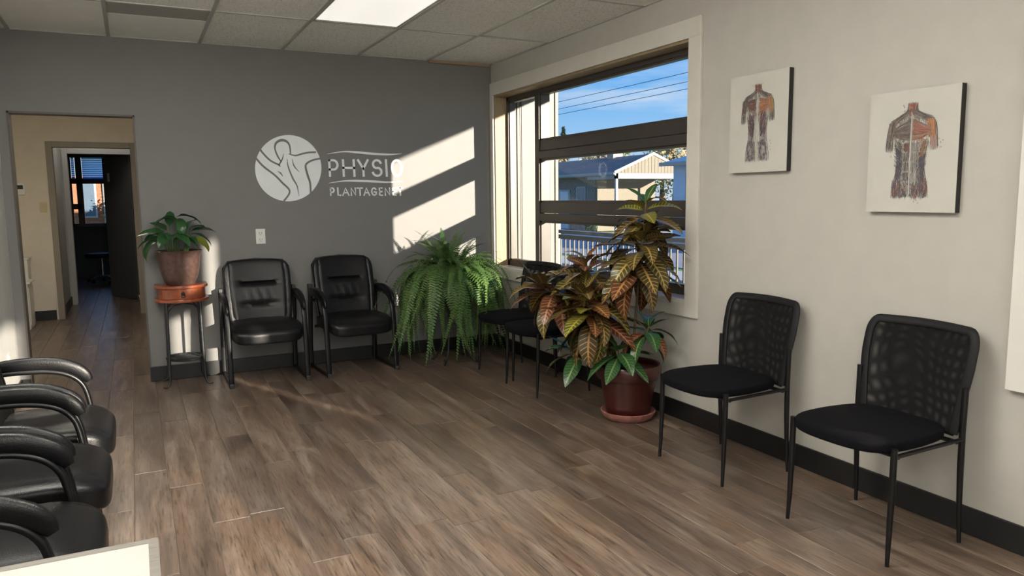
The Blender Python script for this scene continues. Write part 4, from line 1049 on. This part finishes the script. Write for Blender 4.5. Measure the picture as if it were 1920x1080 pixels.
R = random.Random(11)
def rosette(base, center, n, kinds, size, spread=.10, top=True, stem_r=.008):
    c = Vector(center)-O; b = Vector(base)-O
    mid = (b+c)/2+Vector((R.uniform(-.03, .03), R.uniform(-.03, .03), -.02))
    tube = MB().tube([b, b*.6+mid*.4, mid, c*.5+mid*.5, c], [stem_r, stem_r, stem_r*.9, stem_r*.8, stem_r*.6], seg=8); tube.build('stem', 'stem_brown', ct, smooth=True)
    ax = (c-mid).normalized()
    for k in range(n):
        t = k/n; yaw = k*2.399+R.uniform(-.25, .25)
        p = c-ax*spread*(t*1.0)
        pitch = math.radians(62-105*t**.8+R.uniform(-12, 12))      # up at the tip, drooping below
        s_ = size*(.62+.45*min(1, t*2.2))*R.uniform(.88, 1.1)
        ks = kinds[min(len(kinds)-1, int(t*len(kinds)))] if R.random() < .75 else R.choice(kinds)
        # short petiole keeps the blade off the stem
        dirv = Vector((math.cos(yaw)*math.cos(pitch), math.sin(yaw)*math.cos(pitch), math.sin(pitch)))
        put(R.choice(CL[ks]), 'leaf', ct, p+dirv*.012, (R.uniform(-.35, .35), -pitch, yaw), s_)
rosette((-.26, -2.55, .30), (-.27, -2.70, 1.345), 15, 'gycc', .86, .14)
rosette((-.27, -2.66, .9), (-.275, -2.70, 1.19), 40, 'ccccr', 1.08, .28)
rosette((-.28, -2.47, .30), (-.46, -2.34, .975), 30, 'crccr', .95, .18)
rosette((-.36, -2.42, .62), (-.73, -2.20, .84), 32, 'ccrcr', .98, .19)
rosette((-.30, -2.50, .30), (-.56, -2.47, .80), 40, 'cycrc', 1.05, .22)
rosette((-.25, -2.56, .30), (-.24, -2.70, .60), 15, 'ggrg', .78, .08)
rosette((-.30, -2.55, .30), (-.39, -2.60, .455), 14, 'gg', .82, .05)
rosette((-.33, -2.44, .30), (-.55, -2.30, .42), 14, 'ggcg', .78, .08)
rosette((-.40, -2.42, .5), (-.50, -2.36, .66), 12, 'rcg', .8, .10)

# small cable on the floor in the corner
tag(MB().tube([(-.02, -.28, .006), (-.10, -.33, .005), (-.16, -.30, .005), (-.2, -.36, .005), (-.27, -.33, .005), (-.30, -.40, .005)], .0035, seg=6).build('power_cord', 'shoe_cable', smooth=True), 'thin dark cord lying on the floor in the corner behind the fern', 'cord')

# ------------------------------------------------------------------ desk at the lower left
dk = empty('desk', 'white-topped desk with grey wood edge at the lower left corner', 'desk', (-3.36, -5.2, 0))
B('top', 'desk_top', -.40, .378, -.35, .372, .742, .7506, dk)
eb = MB(); eb.box(-.40, .395, .372, .392, .715, .751); eb.box(.378, .395, -.37, .372, .715, .751); eb.box(-.40, .378, -.37, .372, .715, .742); eb.build('edge_band', 'desk_edge', dk)
B('side_panel', 'desk_edge', .375, .395, -.37, .392, 0, .715, dk, bevel=.002)
B('side_panel', 'desk_edge', -.40, -.38, -.37, .392, 0, .715, dk, bevel=.002)
B('modesty_panel', 'desk_edge', -.38, .375, .372, .390, .08, .715, dk, bevel=.002)

# ------------------------------------------------------------------ outside, seen through window 1
struct(B('ground', 'grass', -60, 160, -80, 200, -.62, -.50))
struct(B('road', 'asphalt', 9.5, 15.5, -60, 160, -.50, -.47))
struct(B('sidewalk', 'concrete', 7.6, 8.9, -60, 160, -.50, -.46))
struct(B('driveway', 'concrete', 15.5, 26, 19.5, 25.5, -.50, -.46))
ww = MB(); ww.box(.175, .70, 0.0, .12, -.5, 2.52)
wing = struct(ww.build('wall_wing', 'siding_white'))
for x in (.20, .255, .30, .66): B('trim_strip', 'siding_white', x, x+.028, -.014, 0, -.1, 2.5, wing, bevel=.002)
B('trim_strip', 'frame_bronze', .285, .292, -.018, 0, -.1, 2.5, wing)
deck = struct(B('deck', 'deck_wood', .15, 2.75, -4.5, 3.55, -.5, -.14))
for k in range(18): B('deck_board', 'deck_wood', .16+.143*k, .16+.143*k+.137, -4.5, 3.55, -.14, -.11, deck)
rl = empty('deck_railing', 'beige-white deck railing with thin balusters outside the window', 'railing', (2.6, 0, -.11))
B('post', 'rail_white', -.07, .07, 3.33, 3.47, 0, 1.10, rl, bevel=.004)
B('post', 'rail_white', -.05, .05, -1.6, -1.5, 0, 1.04, rl, bevel=.004)
B('post', 'rail_white', -.05, .05, 1.0, 1.1, 0, 1.0, rl, bevel=.004)
B('top_rail', 'rail_white', -.045, .045, -4.4, 3.33, .96, 1.01, rl, bevel=.004); B('top_rail', 'rail_white', -.02, .02, -4.4, 3.33, .88, .94, rl, bevel=.003)
B('bottom_rail', 'rail_white', -.02, .02, -4.4, 3.33, .08, .13, rl, bevel=.003)
bl = MB().box(-.009, .009, -.009, .009, .13, .88).build('baluster', 'baluster_paint', rl); bl.location = (0, 3.2, 0)
for k in range(1, 62): inst(bl, rl, (0, 3.2-.12*k, 0))

# house across the street
ho = empty('bungalow', 'brown brick bungalow with carport gable across the street', 'house', (18, 24.3, -.46))
HX = 18.6
B('wall', 'brick_dark', .6, 4.2, 2.8, 15, 0, 2.9, ho)
B('wall', 'house_tan', .62, 4.3, 2.6, 2.8, 0, 2.9, ho)
# brick courses in relief on the street face
bm_ = MB()
for r in range(24):
    for c in range(48):
        y0 = 2.84+.25*c+(.125 if r % 2 else 0)
        if (3.45 < y0 < 4.62 and 7 < r < 20) or (5.1 < y0 < 6.4 and r < 18): continue
        bm_.box(.575, .6, y0, y0+.235, .12*r+.01, .12*r+.108)
o = bm_.build('brickwork', 'brick_dark', ho); o['kind'] = 'stuff'
# roof: gable, ridge along y
def roof_pts(y0, y1):
    return y0, y1
rp_ = MB()
zr, ze = 3.80, 2.92
for (x0, z0, x1, z1) in ((-.02, ze, 2.2, zr), (4.42, ze, 2.2, zr)):
    rp_.add([(x0, 0, z0), (x0, 15.6, z0), (x1, 15.6, z1), (x1, 0, z1), (x0, 0, z0+.08), (x0, 15.6, z0+.08), (x1, 15.6, z1+.08), (x1, 0, z1+.08)], [(0,1,2,3),(4,7,6,5),(0,4,5,1),(1,5,6,2),(2,6,7,3),(3,7,4,0)])
rf = rp_.build('roof', 'shingle', ho)
sh = MB()
for r in range(11):
    t0 = r/11; xa = -.02+2.22*t0; za = ze+.88*t0+.082
    for c in range(52):
        y0 = .3*c+(.15 if r % 2 else 0)
        if y0+.28 > 15.6: continue
        xb = xa+.2; zb = za+.08
        sh.add([(xa, y0, za+.012), (xa, y0+.285, za+.012), (xb, y0+.285, zb+.004), (xb, y0, zb+.004), (xa, y0, za-.004), (xa, y0+.285, za-.004)], [(0, 1, 2, 3), (4, 5, 1, 0)])
o = sh.build('shingle_courses', 'shingle', rf); o['kind'] = 'stuff'
B('fascia', 'shutter_white', -.06, -.0, 0, 15.6, ze-.10, ze+.07, ho)
B('gutter', 'shutter_white', -.14, -.06, 0, 15.6, ze-.06, ze+.04, ho)
B('soffit', 'shutter_white', 0, .6, 2.6, 15.6, ze-.06, ze-.03, ho)
MB().prism([(0, ze), (4.4, ze), (2.2, zr)], .02, .12, 'y').build('gable', 'house_tan', ho)
for k in range(21):
    x = .2+.2*k; h_ = zr-.88*abs(x-2.2)/2.2
    if h_-ze > .08: B('gable_board', 'house_tan', x-.09, x+.09, .0, .02, ze+.02, h_-.03, ho)
for s in (-1, 1):
    MB().add([(2.2+s*2.28, -.04, ze-.03), (2.2, -.04, zr+.02), (2.2, -.04, zr+.16), (2.2+s*2.32, -.04, ze+.10), (2.2+s*2.28, .03, ze-.03), (2.2, .03, zr+.02), (2.2, .03, zr+.16), (2.2+s*2.32, .03, ze+.10)], [(0,1,2,3),(4,7,6,5),(0,4,5,1),(1,5,6,2),(2,6,7,3),(3,7,4,0)]).build('rake_board', 'shutter_white', ho)
B('carport_beam', 'shutter_white', 0, 4.4, .02, .16, ze-.26, ze, ho); B('carport_beam', 'shutter_white', 0, .14, .02, 2.6, ze-.26, ze, ho); B('carport_beam', 'shutter_white', 4.26, 4.4, .02, 2.6, ze-.26, ze, ho)
for (x, y) in ((.08, .1), (4.3, .1)): B('post', 'shutter_white', x-.06, x+.06, y-.06, y+.06, 0, ze-.26, ho)
B('carport_ceiling', 'shutter_white', .14, 4.26, .16, 2.6, ze-.05, ze-.03, ho)
wf_ = B('window', 'shutter_white', .55, .60, 3.65, 4.6, 1.0, 2.35, ho); B('pane', 'house_glass', .545, .55, 3.75, 4.10, 1.1, 2.25, wf_); B('pane', 'house_glass', .545, .55, 4.16, 4.5, 1.1, 2.25, wf_)
df = B('front_door', 'shutter_white', .54, .60, 5.25, 6.4, 0, 2.2, ho)
dd = B('door_panel', 'house_shade_blue', .52, .54, 5.4, 6.25, .05, 2.1, df)
B('chimney', 'brick_dark', 2.0, 2.6, 3.2, 3.8, 3.5, 4.3, ho)
gm = empty('garden_shrub', 'small dark bushes at the foot of the bungalow wall', 'shrub', (18.0, 26.6, -.46))
def leaf_cloud(center, rad, n, size, seed, squash=(1, 1, 1), shell=.4):
    R = random.Random(seed); mb = MB()
    for k in range(n):
        d = Vector((R.gauss(0, 1), R.gauss(0, 1), R.gauss(0, 1))).normalized(); q = R.uniform(shell, 1)**.5
        wob = .75+.35*noise.noise(d*1.7+Vector((seed, 0, 0)))*2
        p = Vector((d.x*rad*squash[0], d.y*rad*squash[1], d.z*rad*squash[2]))*q*wob+Vector(center)
        a = Vector((R.gauss(0, 1), R.gauss(0, 1), R.gauss(0, 1))).normalized(); b = a.cross(d).normalized(); s_ = size*R.uniform(.6, 1.3)
        mb.add([p-a*s_, p+b*s_*.6, p+a*s_, p-b*s_*.6], [(0, 1, 2, 3)])
    return mb
leaf_cloud((0, 0, .35), .45, 260, .07, 3, (1, 1.4, .8)).build('foliage', 'conifer_leaf', gm)
def tree(label, loc, h_, rad, m, seed, n=1500, cone=False):
    t = empty('tree', label, 'tree', loc, group='trees beyond the bungalow')
    MB().tube([(0, 0, 0), (.1, 0, h_*.4), (0, .1, h_*.75)], [.22, .16, .07], seg=8).build('trunk', 'bark', t, smooth=True)
    if cone:
        mb = MB(); R = random.Random(seed)
        for k in range(n):
            v = R.random()**.8; rr = rad*(1-v)*R.uniform(.5, 1)*(1+.25*math.sin(v*38)); a = R.uniform(0, 2*PI); p = Vector((rr*math.cos(a), rr*math.sin(a), h_*(.12+.88*v)-rr*.25))
            d = Vector((math.cos(a), math.sin(a), -.3)); s_ = .28*R.uniform(.6, 1.2); b = Vector((-math.sin(a), math.cos(a), 0))
            mb.add([p-d*s_, p+b*s_*.4, p+d*s_, p-b*s_*.4], [(0, 1, 2, 3)])
        mb.build('foliage', m, t)
    else:
        mb = leaf_cloud((0, 0, h_*.62), rad, n, .14, seed, (1, 1, h_*.42/rad)); mb.build('foliage', m, t)
    return t
TR = [(30, 62, 5.6, 2.6, 'tree_leaf', 0), (34, 56.5, 8.4, 1.9, 'conifer_leaf', 1), (31, 53, 5.6, 2.2, 'tree_autumn', 0), (35, 49, 6.0, 2.2, 'tree_leaf', 0), (30, 45, 5.4, 2.2, 'tree_autumn', 0), (34, 41.5, 6.0, 2.0, 'tree_leaf', 0), (32, 37.4, 6.0, 2.0, 'tree_autumn', 0), (37, 36.5, 7.0, 2.4, 'tree_leaf', 0), (38, 30, 6.2, 2.6, 'tree_autumn', 0), (33, 30, 4.6, 2.2, 'conifer_leaf', 0)]
TL = ['olive leafy tree farthest left above the bungalow roof', 'tall dark conifer tip rising above the bungalow roof', 'brownish autumn tree left over the bungalow roof', 'olive tree over the middle of the bungalow roof', 'brownish tree just left of the bungalow chimney', 'olive tree right behind the bungalow chimney', 'autumn tree behind the gable peak', 'tall olive tree between bungalow and blue-tinted white house', 'autumn tree beside the blue-roofed house', 'dark low evergreen seen under the carport']
for k, (x, y, h_, r2, m, cone) in enumerate(TR): tree(TL[k], (x, y, -.5), h_+(0 if cone else .9), r2, m, 40+k, 1300 if not cone else 1500, bool(cone))
# white house, blue shade put into its wall colour
bh = empty('shaded_house', 'white house, walls tinted blue for shade, with light blue metal roof at the right of the window view', 'house', (15.0, 16.2, -.46))
B('wall', 'house_shade_blue', 0, 6, -9, 0, 0, 3.0, bh)
MB().add([(-.35, .35, 2.92), (-.35, -9.3, 2.92), (2.9, -9.3, 4.1), (2.9, -2.6, 4.1), (6.3, .35, 2.92), (6.3, -9.3, 2.92), (-.35, .35, 3.02), (-.35, -9.3, 3.02), (2.9, -9.3, 4.2), (2.9, -2.6, 4.2), (6.3, .35, 3.02), (6.3, -9.3, 3.02)],
         [(0, 1, 2, 3), (0, 3, 4), (3, 2, 5, 4), (6, 9, 8, 7), (6, 10, 9), (9, 10, 11, 8), (0, 6, 7, 1), (0, 4, 10, 6)]).build('roof', 'metal_roof', bh)
B('fascia', 'shutter_white', -.40, -.35, -9.3, .35, 2.90, 3.04, bh)
wf_ = B('window', 'shutter_white', -.05, 0, -1.75, -.75, 1.15, 2.75, bh); B('pane', 'house_glass', -.055, -.05, -1.22, -.83, 1.25, 2.65, wf_); B('pane', 'house_glass', -.055, -.05, -1.67, -1.28, 1.25, 2.65, wf_)
wf_ = B('window', 'shutter_white', -.05, 0, -5.2, -3.4, 1.15, 2.6, bh); B('pane', 'house_glass', -.055, -.05, -4.25, -3.5, 1.25, 2.5, wf_); B('pane', 'house_glass', -.055, -.05, -5.1, -4.35, 1.25, 2.5, wf_)
fe = empty('wooden_fence', 'weathered fence between the bungalow and the blue-tinted white house', 'fence', (26, 24, -.46))
for k in range(14): B('fence_board', 'deck_wood', 0, .03, .32*k-2, .32*k-1.72, 0, 1.7, fe)
B('fence_rail', 'deck_wood', .03, .08, -2, 2.5, 1.3, 1.4, fe)
# utility lines along the street
for k, (z, lab) in enumerate(((6.36, 'highest overhead utility line along the street'), (6.0, 'middle overhead utility line along the street'), (5.72, 'lowest overhead utility line along the street'))):
    pts = [(17.2+.0*k, -20+10*i, z+.25*((i % 8-4)/4)**2-.12) for i in range(12)]
    tag(MB().tube(pts, .012, seg=5).build('utility_line', 'cable'), lab, 'cable', 'overhead lines above the street')
# beyond the far room
br = empty('brick_house', 'red brick house wall with white pipe seen through the far room window', 'house', (-3.6, 19, -.5))
B('wall', 'brick_red', -3, 2, 0, .2, 0, 2.6, br)
bb = MB()
for r in range(27):
    for c in range(18): x0 = -3+.26*c+(.13 if r % 2 else 0); bb.box(x0, x0+.245, -.02, 0, .095*r+.008, .095*r+.087)
o = bb.build('brickwork', 'brick_red', br); o['kind'] = 'stuff'
MB().tube([(-.08, -.08, 0), (-.08, -.08, 2.6)], .06, seg=8).build('downpipe', 'shutter_white', br, smooth=True)
MB().tube([(.16, -.06, 0), (.16, -.06, 2.6)], .03, seg=8).build('downpipe', 'shutter_white', br, smooth=True)
wf_ = B('window', 'shutter_white', -.75, -.30, -.06, 0, 1.4, 2.5, br); B('pane', 'house_glass', -.70, -.35, -.065, -.06, 1.45, 2.45, wf_)
sb_ = empty('garden_shrub', 'upright green shrub in front of the red brick wall', 'shrub', (-3.38, 17.8, -.5))
leaf_cloud((0, 0, 1.5), .34, 700, .05, 8, (1, 1, 2.2)).build('foliage', 'tree_leaf', sb_)
MB().tube([(0, 0, 0), (0, 0, 1.6)], .03, seg=6).build('stem', 'bark', sb_)
mu_ = empty('mulch_bed', 'orange-brown leaf-strewn bed below the brick wall', 'garden bed', (-3.6, 16.6, -.5))
leaf_cloud((0, 0, .55), .9, 900, .06, 18, (1.6, .8, .7)).build('leaf_heap', 'mulch', mu_)['kind'] = 'stuff'
